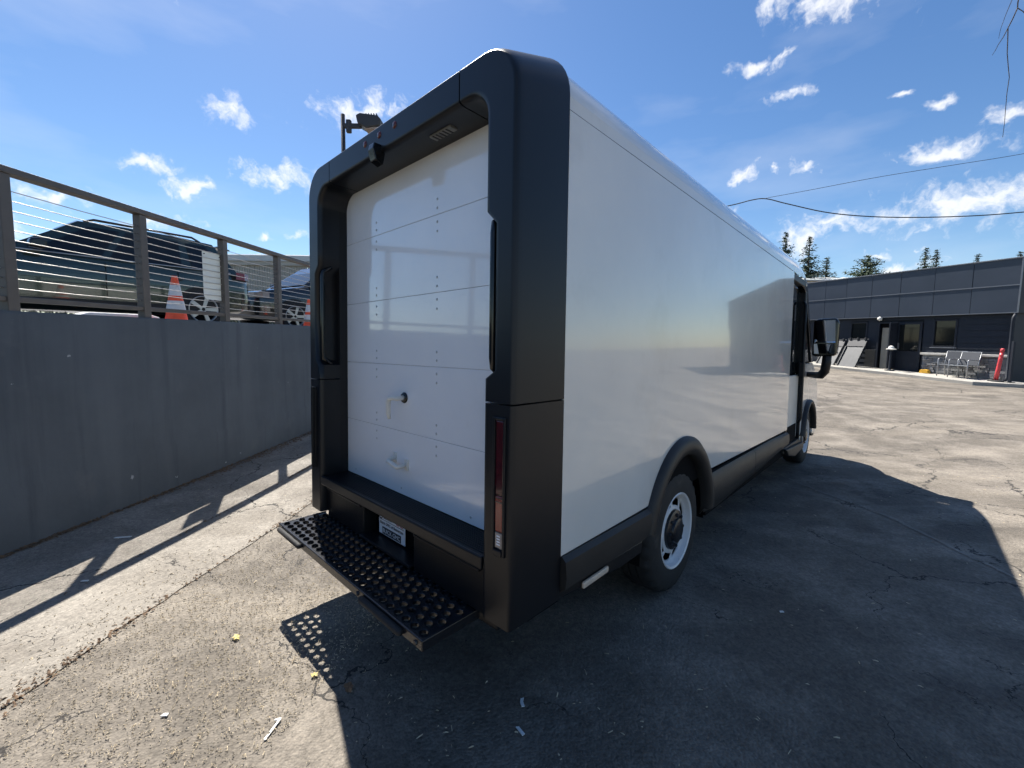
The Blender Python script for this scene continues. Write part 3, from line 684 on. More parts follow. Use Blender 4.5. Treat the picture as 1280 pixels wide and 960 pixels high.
# mirrors
for sgn in (1, -1):
    ar = V_('mirror_arm', MB().tube([(sgn * (H - .03), 5.62, 1.20), (sgn * (H + .10), 5.52, 1.195), (sgn * (H + .15), 5.44, 1.20), (sgn * (H + .19), 5.41, 1.25), (sgn * (H + .205), 5.40, 1.36), (sgn * (H + .21), 5.40, 1.50)], [.035, .045, .05, .05, .05, .045], 10), M['black'], smooth=True)
    V_('mirror_head', MB().prism([(sgn * (H + .06), 1.46), (sgn * (H + .075), 1.43), (sgn * (H + .285), 1.44), (sgn * (H + .305), 1.47), (sgn * (H + .315), 1.85), (sgn * (H + .28), 1.90), (sgn * (H + .10), 1.89), (sgn * (H + .065), 1.86)], 1, 5.34, 5.50), M['black_gloss'], ar, bevel=.03, segs=4)
    for nm, z0, z1, tilt in (('mirror_glass', 1.60, 1.865, .085), ('blind_spot_glass', 1.465, 1.585, .05)):
        q = [(sgn * (H + .085), 5.330, z0), (sgn * (H + .290), 5.322, z0), (sgn * (H + .290), 5.322 - tilt, z1), (sgn * (H + .085), 5.330 - tilt, z1)]
        q2 = [(x, 5.345, z) for x, y, z in q]
        V_(nm, MB().add(q + q2, [(0, 1, 2, 3), (7, 6, 5, 4), (0, 4, 5, 1), (1, 5, 6, 2), (2, 6, 7, 3), (3, 7, 4, 0)]), M['mirror'], ar)
    V_('headlamp', MB().box(min(sgn * .5, sgn * .78), max(sgn * .5, sgn * .78), 6.47, 6.54, .78, .86), M['clear'], bevel=.01)

# wheels
def tyre_mesh(r, w, k=84):
    vs = []; pr = [(.222, -.5), (.245, -.52), (.290, -.52), (.330, -.48), (.356, -.44), (.366, -.36), (.3725, -.30), (.3725, -.13), (.362, -.12), (.362, -.09), (.3725, -.08), (.3725, .08), (.362, .09), (.362, .12), (.3725, .13), (.3725, .30), (.366, .36), (.356, .44), (.330, .48), (.290, .52), (.245, .52), (.222, .5)]
    n = len(pr)
    for i in range(k):
        q = 2 * math.pi * i / k; notch = (i % 3 == 0)
        for ra, t in pr:
            rr = ra / .372 * r
            if notch and ra > .35 and abs(t) > .2: rr -= .015
            vs.append((t * w, rr * math.cos(q), rr * math.sin(q)))
    return MB().add(vs, [(i * n + a, i * n + (a + 1), ((i + 1) % k) * n + a + 1, ((i + 1) % k) * n + a) for i in range(k) for a in range(n - 1)])
def steel_rim(k=40):
    rr = [(.226, .106), (.231, .112), (.224, .118), (.214, .112), (.208, .094), (.200, .080), (.188, .072), (.145, .082), (.125, .086), (.06, .088), (.0, .088)]
    vs = []; n = len(rr); fs = []
    for i in range(k):
        q = 2 * math.pi * i / k
        for r, t in rr: vs.append((t, r * math.cos(q), r * math.sin(q)))
    for i in range(k):
        for a in range(n - 1):
            if a == 6 and i % 5 in (1, 2, 3, 4): continue
            fs.append((i * n + a, i * n + a + 1, ((i + 1) % k) * n + a + 1, ((i + 1) % k) * n + a))
    return MB().add(vs, fs)
tm = None
for wy in (WCY, FWY):
    for sgn in (1, -1):
        c = (sgn * (H - .135), wy, WRAD); rot = (R_(rw.uniform(0, 90)) if False else 0, 0, 0 if sgn > 0 else math.pi)
        if tm is None:
            t = V_('wheel', tyre_mesh(.372, .225), M['rubber'], auto=40, loc=c); rm = V_('rim', steel_rim(), M['rim'], t, auto=30)
            so = rm.modifiers.new('solid', 'SOLIDIFY'); so.thickness = .006
            br = V_('brake_drum', MB().lathe([(0, .03), (.15, .03), (.20, .02), (.215, -.05)], (0, 0, 0), 'x', 24), M['dark'], t)
            hb = V_('hub_cap', MB().lathe([(0, .128), (.060, .128), (.072, .122), (.076, .110), (.105, .106), (.118, .100), (.122, .084)], (0, 0, 0), 'x', 24), M['steel_black'], t, auto=30)
            nu = V_('lug_nut', MB().lathe([(0, .118), (.008, .117), (.010, .113), (.010, .09)], (0, .094, 0), 'x', 6), M['steel_black'], t)
            tm = t; kids = (rm, br, hb); 
            for j in range(1, 8): 
                q = j * math.pi / 4; share(nu, 'lug_nut', t, loc=(0, .094 * math.cos(q) - .094, .094 * math.sin(q)))
        else:
            t = copy_tree(tm, van); t.location = c; t.rotation_euler = rot
for y, tn in ((.62, 0),):
    pass

# ------------------------------------------------------------------ cars on the upper lot
LOTZ = 1.60
def make_suv(label, paint, loc, heading, sc=1.0, roofrack=True, hgt=1.0):
    """local x = towards the rear of the car, local y = towards its right; u=0 midway between axles. built facing -x"""
    root = empty('parked_suv', loc, (0, 0, heading)); root.scale = (sc, sc, sc); tag(root, label, 'car')
    bl = 1.06 * hgt; rz = 1.69 * hgt
    st = [  # u, half width, z bottom, z top (hood / belt)
        (-2.30, .62, .38, .62), (-2.26, .76, .30, .80), (-2.1, .88, .26, .93), (-1.6, .92, .24, 1.00), (-1.05, .935, .24, bl), (0, .94, .24, bl + .01), (1.0, .94, .24, bl + .03), (1.7, .935, .26, bl + .05), (2.12, .90, .30, bl + .04), (2.30, .82, .36, bl - .06), (2.38, .70, .40, .86)]
    vs = []; n = 12
    for u, w, zb, zt in st:
        half = [(w * .80, zb), (w * .97, zb + .06), (w, zb + .22), (w * .985, zb + (zt - zb) * .55), (w * 1.0, zb + (zt - zb) * .80), (w * .94, zt)]
        vs += [(u, y, z) for y, z in half] + [(u, -y, z) for y, z in reversed(half)]
    fs = [(i * n + a, i * n + (a + 1) % n, (i + 1) * n + (a + 1) % n, (i + 1) * n + a) for i in range(len(st) - 1) for a in range(n)] + [tuple(range(n)), tuple((len(st) - 1) * n + a for a in range(n))]
    MB().add(vs, fs).build('body', paint, root, auto=40)
    # greenhouse: base ring at belt, roof ring
    gb = [(-1.10, .86), (0, .875), (1.2, .875), (2.22, .80)]; gr = [(-.16, .62), (.4, .665), (1.2, .66), (1.74, .60)]
    vs = []; nn = 4
    lv = []
    for f, z in ((0, bl - .02), (.08, bl + .02), (.90, rz - .07), (.97, rz - .025), (1.0, rz)):
        for sy in (1, -1):
            idx = range(4) if sy > 0 else range(3, -1, -1)
            for i in idx:
                u = gb[i][0] + (gr[i][0] - gb[i][0]) * min(f, .97); w = gb[i][1] + (gr[i][1] - gb[i][1]) * min(f, .95)
                if f == 1.0: u *= .94; w -= .10
                lv.append((u, sy * w, z + (.02 if i in (1, 2) and f > .9 else 0)))
    fs = [(r * 8 + a, r * 8 + (a + 1) % 8, (r + 1) * 8 + (a + 1) % 8, (r + 1) * 8 + a) for r in range(4) for a in range(8)] + [tuple(range(32, 40))]
    MB().add(lv, fs).build('cabin', paint, root, auto=45)
    def gp(i, f, sy, t):       # point on side surface between columns i..i+1
        def c(k):
            u = gb[k][0] + (gr[k][0] - gb[k][0]) * f; w = gb[k][1] + (gr[k][1] - gb[k][1]) * f; return u, w
        a, b = c(i), c(i + 1); z = bl + .02 + (rz - .07 - bl - .02) * (f - .08) / .82
        return (a[0] + (b[0] - a[0]) * t, sy * (a[1] + (b[1] - a[1]) * t + .012), z)
    for sy in (1, -1):
        for i, t0, t1 in ((0, .22, .94), (1, .05, .93), (2, .10, .82)):
            q = [gp(i, .12, sy, t0), gp(i, .12, sy, t1), gp(i, .86, sy, t1 if i < 2 else .66), gp(i, .86, sy, t0 if i else .34)]
            q2 = [(x, y - sy * .02, z) for x, y, z in q]
            MB().add(q + q2, [(0, 1, 2, 3), (7, 6, 5, 4), (0, 4, 5, 1), (1, 5, 6, 2), (2, 6, 7, 3), (3, 7, 4, 0)]).build('side_window', M['glass'], root)
        MB().tube([(-.10, sy * .56, rz - .01), (.02, sy * .58, rz + .045), (1.42, sy * .58, rz + .05), (1.56, sy * .56, rz - .01)], .02, 6).build('roof_rail', M['black_gloss'], root, smooth=True)
        mbm = MB(); mbm.prism([(-.84, bl + .05), (-.66, bl + .04), (-.64, bl + .16), (-.72, bl + .20), (-.82, bl + .17)], 1, sy * .93, sy * 1.10); mbm.build('door_mirror', M['black_gloss'], root, bevel=.03, segs=3)
        for nm, q in (('tail_lamp', [(2.02, .93), (2.20, .90), (2.33, .80), (2.36, .62)]), ('head_lamp', [(-1.98, .905), (-2.12, .88), (-2.25, .77), (-2.29, .60)])):
            z0, z1 = (.98, 1.14) if nm == 'tail_lamp' else (.74, .88)
            vs = [(u, sy * (w + .012), z0 + .02) for u, w in q] + [(u, sy * (w + .004), z1) for u, w in q] + [(u * .98, sy * (w - .04), z0 + .02) for u, w in q] + [(u * .98, sy * (w - .04), z1) for u, w in q]
            fs = []
            for a in range(3): fs += [(a, a + 1, 4 + a + 1, 4 + a), (4 + a, 5 + a, 13 + a, 12 + a), (a, 8 + a, 9 + a, a + 1)]
            MB().add(vs, fs).build(nm, M['red'] if nm == 'tail_lamp' else M['clear'], root)
        MB().prism([(-1.0, .30), (1.0, .30), (1.0, .42), (-1.0, .40)], 1, sy * .93, sy * .952).build('sill_trim', M['black'], root, bevel=.006)
        MB().tube([(-.95, sy * .905, bl + .022), (0, sy * .915, bl + .03), (1.1, sy * .915, bl + .045), (1.95, sy * .865, bl + .05)], .010, 6).build('belt_trim', M['chrome'], root, smooth=True)
        for u0, u1, zz in ((-1.0, 1.0, .62),):
            MB().prism([(u0, zz), (u1, zz + .06), (u1, zz + .085), (u0, zz + .02)], 1, sy * .925, sy * .951).build('door_crease', paint, root, bevel=.008)
        for yv in (.02, 1.02):
            MB().box(yv, yv + .006, min(sy * .93, sy * .9445), max(sy * .93, sy * .9445), .44, bl - .04).build('door_gap', M['dark'], root)
        for u in (-.75, .3):
            MB().box(u + .60, u + .78, min(sy * .935, sy * .962), max(sy * .935, sy * .962), .86, .885).build('door_handle', M['black_gloss'], root, bevel=.006)
        for u in (-1.38, 1.40):
            arch = [(u + .425 * math.cos(R_(t)), .36 + .425 * math.sin(R_(t))) for t in range(-8, 189, 10)]
            MB().prism(arch, 1, sy * .80, sy * .948).build('wheel_arch', M['black'], root)
            tw = MB().lathe([(.24, .07), (.26, .10), (.33, .10), (.36, .07), (.36, -.10), (.30, -.11)], (0, 0, 0), 'y', 32).build('wheel', M['rubber'], root, smooth=True, loc=(u, sy * .865, .36), rot=(0, 0, 0 if sy > 0 else math.pi))
            MB().lathe([(.250, .095), (.255, .102), (.240, .104), (.232, .092), (.228, .05)], (0, 0, 0), 'y', 32).build('rim_lip', M['chrome'], tw, smooth=True)
            MB().lathe([(0, .04), (.235, .03)], (0, 0, 0), 'y', 24).build('wheel_disc', M['dark'], tw)
            for j in range(5):
                q = 2 * math.pi * j / 5 + .3
                sp = MB(); sp.prism([(-.026, .03), (.026, .03), (.036, .232), (-.036, .232)], 1, .06, .092)
                sp.v = [Vector((v.x * math.cos(q) - v.z * math.sin(q), v.y, v.x * math.sin(q) + v.z * math.cos(q))) for v in sp.v]
                sp.build('spoke', M['chrome'], tw)
    # glass front and back
    for nm, a, b in (('windshield', (gb[0], gr[0]), -1), ('rear_window', (gb[3], gr[3]), 1)):
        (u0, w0), (u1, w1) = a; d = .014 * b
        q = [(u0 + (u1 - u0) * .12 + d, -w0 * .9, bl + .06), (u0 + (u1 - u0) * .12 + d, w0 * .9, bl + .06), (u0 + (u1 - u0) * .88 + d, w1 * .95, rz - .10), (u0 + (u1 - u0) * .88 + d, -w1 * .95, rz - .10)]
        q2 = [(x - d * 1.5, y, z - .005) for x, y, z in q]
        MB().add(q + q2, [(0, 1, 2, 3), (7, 6, 5, 4), (0, 4, 5, 1), (1, 5, 6, 2), (2, 6, 7, 3), (3, 7, 4, 0)]).build(nm, M['glass'], root)
    MB().prism([(1.85, rz - .03), (2.10, rz - .06), (2.10, rz - .085), (1.85, rz - .07)], 1, -.58, .58).build('rear_spoiler', paint, root, bevel=.008)
    MB().box(2.30, 2.42, -.72, .72, .40, .62).build('rear_bumper', M['black'], root, bevel=.04)
    return root
HD = math.atan2(.907, .42)     # direction from nose to tail
hv = Vector((math.cos(HD), math.sin(HD), 0)); hs = Vector((hv.y, -hv.x, 0))      # hs: towards the wall
pR = Vector((-5.36, 7.35, LOTZ)) - hv * 1.40 - hs * .90
make_suv('dark green SUV parked on the upper lot, side towards the railing', M['suv_green'], Vector((-7.16, 7.14, LOTZ)), 1.053, .963)
pB = Vector((-5.75, 13.1, LOTZ)) - hs * .2
make_suv('black SUV parked on the upper lot behind the green one', M['suv_black'], pB, HD - .10, 1.08, hgt=1.06)

# cones
def cone(loc, label, h):
    r = empty('traffic_cone', loc); tag(r, label, 'cone', 'traffic cones on the upper lot')
    MB().box(-.18, .18, -.18, .18, 0, .03).build('base', M['orange'], r, bevel=.01)
    def seg(nm, z0, z1, mt, d=0):
        f = lambda z: .135 - (.135 - .03) * z / h
        MB().lathe([(f(z0) + d - .01, z0), (f(z0) + d, z0), (f(z1) + d, z1), (f(z1) + d - .01, z1)], (0, 0, 0), 'z', 24).build(nm, M[mt], r, auto=40)
    seg('cone_body', .025, h, 'orange'); seg('reflective_collar', h * .60, h * .82, 'cone_white', .004); seg('reflective_collar', h * .27, h * .50, 'cone_white', .004)
    MB().lathe([(0, h + .002), (.028, h), (.03, h - .01)], (0, 0, 0), 'z', 16).build('cone_tip', M['orange'], r)
c1 = at_depth(218, 345, 5.6); cone((c1.x, c1.y, LOTZ), 'orange traffic cone with two white collars beside the dark green SUV', c1.z - LOTZ)
c2 = at_depth(386, 374, 9.3); cone((c2.x, c2.y, LOTZ), 'orange traffic cone with two white collars near the black SUV', c2.z - LOTZ)
# wheel stop
a = at_depth(86, 389, 5.0); b = at_depth(200, 391, 5.9)
dv = (b - a); ws_ = empty('parking_stop', (a.x, a.y, LOTZ), (0, 0, math.atan2(dv.y, dv.x)))
tag(ws_, 'white painted concrete wheel stop lying behind the railing', 'wheel stop')
Ls = math.hypot(dv.x, dv.y); hs_ = max(.12, a.z - LOTZ)
MB().prism([(0, 0), (Ls, 0), (Ls - .05, hs_ * .8), (Ls - .15, hs_), (.15, hs_), (.05, hs_ * .75)], 1, -.08, .08).build('block', M['white_stop'], ws_, bevel=.015)
for x in (.3, Ls - .3): MB().lathe([(0, hs_ + .003), (.018, hs_ + .003), (.02, hs_ - .01)], (x, 0, 0), 'z', 10).build('anchor_pin', M['lamp_grey'], ws_)

# warehouse behind the upper lot
wl0 = at_depth(262, 318, 26); wz = wl0.z
wh = empty('metal_warehouse', (wl0.x, 26, LOTZ)); tag(wh, 'pale ribbed metal warehouse beyond the parked cars', 'building')
WW = 16.0; whh = wz - LOTZ
mbw = MB(); k = int(WW / .15); vs = []
prof = []
for i in range(k):
    x = i * .15; prof += [(x, 0), (x + .05, 0), (x + .075, -.05), (x + .125, -.05)]
vs = [(x, y, 0) for x, y in prof] + [(x, y, whh - .35) for x, y in prof]; n = len(prof)
mbw.add(vs, [(i, i + 1, n + i + 1, n + i) for i in range(n - 1)]).build('ribbed_wall', M['corr'], wh)
MB().box(0, WW, .02, 10, 0, whh - .36).build('core', M['corr'], wh)
MB().prism([(-.25, whh - .38), (-.25, whh - .05), (-.20, whh), (10.2, whh + .9), (10.2, whh + .7), (-.05, whh - .38)], 0, -.2, WW + .2).build('roof', M['roofpale'], wh)
MB().box(-.1, WW + .1, -.16, -.06, whh - .62, whh - .39).build('gutter', M['corr'], wh)

# lamp mast
lp = at_depth(428.5, 143, 12.0)
lm = empty('lamp_mast', (lp.x, lp.y, LOTZ)); tag(lm, 'tall dark lamp mast with a flood head rising behind the van', 'lamp')
hm = lp.z - LOTZ
MB().box(-.25, .25, -.25, .25, 0, .06).build('base_plate', M['lamp_grey'], lm, bevel=.01)
MB().tube([(0, 0, .05), (0, 0, hm)], [.07, .055], 10).build('pole', M['lamp_grey'], lm, smooth=True)
sx = 12 / F
MB().box(.04, 22 * sx, -.05, .05, hm - .36, hm - .24).build('arm', M['lamp_grey'], lm, bevel=.02)
MB().box(4 * sx, 10 * sx, -.06, .06, hm - .48, hm - .14).build('arm_bracket', M['lamp_grey'], lm, bevel=.03)
hd = MB().prism([(18 * sx, hm - .10), (23 * sx, hm - .04), (44 * sx, hm - .10), (48 * sx, hm - .20), (46 * sx, hm - .36), (30 * sx, hm - .42), (20 * sx, hm - .30)], 1, -.2, .2).build('flood_head', M['lamp_grey'], lm, bevel=.03)
for q in range(5): MB().box((30 + q * 3) * sx, (30.8 + q * 3) * sx, -.19, .19, hm - .16, hm - .05).build('cooling_fin', M['lamp_grey'], hd)
MB().box(28 * sx, 45 * sx, -.16, .16, hm - .43, hm - .385).build('lamp_lens', M['clear'], hd)

# ------------------------------------------------------------------ building across the lot
bld = empty('low_building', (BP.x, BP.y, 0), (0, 0, math.atan2(BD.y, BD.x)))
tag(bld, 'low dark grey commercial building with deep panelled fascia and lap siding', 'building')
# local x = s along the front (away from the near corner), local y = outwards to the lot
def onb(px, py, off=0.0):
    r = ray(px, py); nrm = -BN; p0 = BP + nrm * off; t = nrm.dot(p0 - CAMP) / nrm.dot(r); q = CAMP + r * t
    return BD.dot(q - BP), q.z
bz = lambda s: .27 + SLOPE * min(16, max(-1, s))
FO = .16
BL = 18.0; BR = onb(1276.5, 350, FO)[0] + .09
_, ft = onb(1278, 321, FO); s_r, fb = onb(1271, 391, FO); fm = onb(1273.5, 355.6, FO)[1]
_, ft2 = onb(1010, 352, FO)
MB().box(BR, BL, -9, -.08, 0, ft - .5).build('core', M['siding'], bld)
# siding boards
doorL, doorR = onb(1098.5, 430)[0], onb(1119.5, 430)[0]      # opening (doorL > doorR)
w1l, w1t = onb(1170, 401.5); w1r, w1b = onb(1192.5, 432.5)
w2l, w2t = onb(1065.5, 404.5); w2r, w2b = onb(1082, 423.5)
ddl, ddt = onb(1121, 403.5); ddr, _ = onb(1151, 440)
lsl, lsz = onb(1155, 441)
def board_row(z0, z1, x0, x1):
    MB().prism([(-.085, z0), (.022, z0), (.004, z1 + .004), (-.085, z1 + .004)], 0, x0, x1).build('siding_board', M['siding'], bld)
z = .2; bh = .225
while z < fb + .3:
    z1 = z + bh; spans = [(BR, BL)]
    def cut(sp, a, b):
        o = []
        for x0, x1 in sp:
            if b <= x0 or a >= x1: o.append((x0, x1)); continue
            if a > x0: o.append((x0, a))
            if b < x1: o.append((b, x1))
        return o
    if z1 > w1b + .03 and z < w1t: spans = cut(spans, w1r - .06, w1l + .06)
    if z1 > w2b + .03 and z < w2t: spans = cut(spans, w2r - .06, w2l + .06)
    if z < ddt: spans = cut(spans, ddr - .03, doorL + .06)
    if z < lsz - .05: spans = cut(spans, BR - .1, lsl)
    for x0, x1 in spans:
        if x1 - x0 > .05: board_row(z, z1, x0, x1)
    z = z1
# windows
for (l, t, r, b) in ((w1l, w1t, w1r, w1b), (w2l, w2t, w2r, w2b)):
    w = MB().box(r - .055, l + .055, -.084, -.04, b - .055, t + .055).build('window', M['dark'], bld)
    for q in ((r - .06, r + .0, b - .06, t + .06), (l, l + .06, b - .06, t + .06), (r, l, t, t + .06), (r, l, b - .06, b)):
        MB().box(q[0], q[1], -.05, .035, q[2], q[3]).build('window_frame', M['siding'], w, bevel=.004)
    MB().box(r, l, -.034, -.022, b, t).build('pane', M['glass'], w)
    MB().box(r - .09, l + .09, .0, .07, b - .09, b - .062).build('sill', M['trim'], w, bevel=.004)
# door opening with tan room inside, and the dark door swung open
zb_ = bz(doorL)
MB().box(doorR - .02, doorL + .04, -.079, -.072, zb_ - .05, ddt).build('door_recess', M['dark'], bld)
MB().box(doorR + .22, doorL - .06, -.070, -.06, zb_, ddt - .20).build('room_wall', M['tan'], bld)
MB().box(doorR + .05, doorR + .20, -.069, -.055, zb_, zb_ + .34).build('room_box', M['yellow'], bld)
for q in ((doorL, doorL + .07), (doorR - .05, doorR + .02)): MB().box(q[0], q[1], -.07, .04, zb_ - .03, ddt + .05).build('door_jamb', M['siding'], bld, bevel=.004)
MB().box(doorR + .02, doorL, -.07, .04, ddt - .02, ddt + .05).build('door_head', M['siding'], bld, bevel=.004)
dl = MB().box(ddr, doorR - .06, .0, .05, bz(ddr) - .0, ddt + .01).build('entrance_door', M['siding'], bld, bevel=.006)
MB().box(ddr + .08, doorR - .14, .045, .058, bz(ddr) + .82, ddt - .08).build('door_glass', M['glass'], dl)
MB().box(doorR - .16, doorR - .12, .05, .10, bz(ddr) + .90, bz(ddr) + 1.15).build('door_handle', M['trim'], dl, bevel=.008)
dop = MB().box(doorR - .06, doorR - .01, .05, .50, zb_ + .01, ddt - .02).build('open_door_leaf', M['siding'], bld, bevel=.006)
MB().box(doorR - .012, doorR + .04, .40, .46, zb_ + .95, zb_ + 1.0).build('door_lever', M['trim'], dop)
# pale lower panel left of the door
pL, _ = onb(1088, 445); 
MB().box(doorL + .09, pL + .20, .015, .035, bz(pL) - .05, onb(1092, 437)[1]).build('kick_panel', M['plate_metal'], bld, bevel=.004)
lw = onb(1102.8, 398.7)
MB().lathe([(0, .22), (.05, .215), (.085, .18), (.095, .13), (.07, .07), (.03, .03), (.03, 0)], (lw[0], 0, lw[1]), 'y', 18).build('wall_lamp', M['white_part'], bld, smooth=True)
# stone wainscot with ledge
LE = lsl
MB().box(BR - .06, LE + .04, .0, .17, lsz - .07, lsz + .012).build('stone_ledge', M['ledge'], bld, bevel=.01)
MB().box(BR + .0, LE - .0, -.08, .055, 0, lsz - .07).build('stone_backing', M['stone'], bld)
rs = random.Random(9); ssrc = [MB().box(0, 1, 0, 1, 0, 1).build('stone_piece', M['stone'], bld, bevel=.03)]
ssrc[0].location = (BR + .01, .05, .15); ssrc[0].scale = (.3, .05, .085)
zc = .16; row = 0
while zc < lsz - .10:
    x = BR + .005 - rs.uniform(0, .2); hh = rs.choice((.075, .085, .10))
    while x < LE - .02:
        w = rs.uniform(.20, .42); x0 = max(x, BR + .005); x1 = min(x + w, LE - .005)
        if x1 - x0 > .05 and zc + hh < lsz - .07: 
            o = share(ssrc[0], 'stone_piece', bld, (x0, .052, zc), scale=(x1 - x0 - .018, rs.uniform(.03, .085), hh - .018))
        x += w
    zc += hh; row += 1
# fascia: two rows of panels
cols = [BR - .08]
sq = BR - .08
for px in (1213, 1166, 1124, 1088.5, 1057, 1031): cols.append(onb(px, 380, FO)[0])
pw = cols[-1] - cols[-2]
while cols[-1] < BL: cols.append(cols[-1] + pw)
MB().box(BR - .07, BL, .0, FO - .03, fb + .04, ft - .06).build('fascia_core', M['dark'], bld)
for a, b in zip(cols[:-1], cols[1:]):
    for z0, z1 in ((fb + .03, fm - .02), (fm + .02, ft - .03)):
        MB().box(a + .006, b - .006, FO - .028, FO + rs.uniform(-.003, .003), z0, z1).build('fascia_panel', M['fascia'], bld, bevel=.003)
MB().box(BR - .09, BL, FO - .02, FO + .016, fm - .018, fm + .018).build('fascia_strip', M['trim'], bld)
MB().box(BR - .09, BL, FO - .05, FO + .02, fb - .0, fb + .03).build('fascia_drip', M['trim'], bld)
MB().box(BR - .10, BL, FO - .30, FO + .03, ft - .03, ft + .012).build('roof_coping', M['trim'], bld, bevel=.005)
MB().box(BR - .085, BL, -.05, FO - .051, fb + .008, fb + .035).build('soffit', M['siding'], bld)
MB().box(BR - .095, BR - .081, -9, FO + .012, fb + .0, ft - .02).build('fascia_return', M['siding'], bld)
MB().box(BR - .11, BR - .078, FO - .01, FO + .024, fb, ft).build('corner_trim', M['trim'], bld)
MB().box(BR - .08, BL, -9, FO - .3, ft - .55, ft - .35).build('roof_deck', M['roofpale'], bld)
# downpipe and post
ps = onb(1266, 450)[0]
MB().tube([(ps, .10, fb + .02), (ps, .24, fb - .18), (ps, .24, fb - .30), (ps, .24, bz(0) + .1), (ps, .34, bz(0))], .045, 8).build('downpipe', M['siding'], bld, smooth=True)

# sidewalk
def bpt(s, o, z=0): v = BP + BD * s - BN * o; return Vector((v.x, v.y, z))
sw = MB(); cps = [on_ground(1215.5, 481.5, .15), on_ground(1109, 470.5, .20), on_ground(1033, 458.4, .36)]
cs = [(BD.dot(c - BP), -BN.dot(c - BP)) for c in cps]
edge = [(-1.2, .25), (-.6, .9), (cs[0][0], cs[0][1]), (cs[1][0], cs[1][1]), (cs[1][0] + 4, cs[1][1] + .1), (17, cs[1][1] + .2)]
vs = []; fs = []
def eoff(s):
    for (a, b), (c, d) in zip(edge[:-1], edge[1:]):
        if a <= s <= c: return b + (d - b) * (s - a) / max(1e-6, c - a)
    return edge[-1][1]
ss = sorted(set([e[0] for e in edge] + [-1 + i * .5 for i in range(37)])); ss = [s for s in ss if -1.2 <= s <= 17]
for s in ss:
    e = eoff(s)
    for o, dz in ((-.10, 0), (e * .5, 0), (e - .02, 0), (e, -.015), (e + .005, -.16)):
        q = bpt(s, o); vs.append((q.x, q.y, bz(s) + dz))
fs = [(i * 5 + a, i * 5 + a + 1, i * 5 + a + 6, i * 5 + a + 5) for i in range(len(ss) - 1) for a in range(4)]
tag(sw.add(vs, fs).build('sidewalk', M['concrete']), kind='structure')

# chairs by the stone ledge
def chair(s, o, rz_, label):
    q = bpt(s, o, bz(s)); r = empty('patio_chair', q, (0, 0, math.atan2(BD.y, BD.x) + rz_)); tag(r, label, 'chair', 'patio chairs by the stone ledge')
    # local y = forward (outwards)
    MB().prism([(-.25, .43), (.26, .45), (.26, .465), (-.25, .445)], 0, -.25, .25).build('seat', M['mesh_fabric'], r, bevel=.005)
    MB().prism([(-.25, .45), (-.36, .90), (-.345, .905), (-.235, .455)], 0, -.25, .25).build('backrest', M['mesh_fabric'], r, bevel=.005)
    for sx in (-.27, .27):
        MB().tube([(sx, .27, 0), (sx, .25, .62), (sx, .20, .655), (sx, -.27, .63)], .016, 6).build('front_leg', M['chair'], r, smooth=True)
        MB().tube([(sx, -.30, 0), (sx, -.24, .44), (sx, -.37, .92)], .016, 6).build('rear_leg', M['chair'], r, smooth=True)
    MB().tube([(-.27, -.37, .92), (.27, -.37, .92)], .015, 6).build('top_bar', M['chair'], r)
    MB().tube([(-.27, .26, .44), (.27, .26, .44)], .015, 6).build('seat_bar', M['chair'], r)
    return r
c_a = onb(1188, 470, .6)[0]; c_b = onb(1203, 471.5, .7)[0]
chair(c_a, .62, .1, 'grey patio chair beside the stone ledge, closer to the doorway')
chair(c_b, .72, -.08, 'grey patio chair beside the stone ledge, closer to the red post')
# leaning red delineator post
bb = onb(1244.5, 476, .75); q = bpt(bb[0], .75, bz(bb[0]))
tp = onb(1253.8, 435.5, .75); hgt = tp[1] - q.z
bo = empty('delineator_post', q, (0, 0, math.atan2(BD.y, BD.x))); tag(bo, 'faded red plastic delineator post leaning on its base by the ledge', 'bollard')
lean = tp[0] - bb[0]
MB().lathe([(0, .05), (.10, .05), (.19, .03), (.20, 0)], (0, 0, 0), 'z', 20).build('base', M['rubber'], bo)
def lp_(t): return (lean * t, 0, .03 + (hgt - .03) * t)
MB().tube([lp_(t) for t in (0, .3, .6, .86)], [.058, .055, .052, .050], 14).build('post', M['pink'], bo, smooth=True)
MB().tube([lp_(t) for t in (.858, .875, .89)], [.034, .034, .034], 12).build('neck', M['pink'], bo, smooth=True)
MB().tube([lp_(t) for t in (.89, .90, .97, 1.0)], [.04, .052, .052, .03], 14).build('grip', M['pink'], bo, smooth=True)
for t in (.62, .74): MB().tube([lp_(t), lp_(t + .06)], .0545, 14).build('band', M['cone_white'] if False else M['pink'], bo)
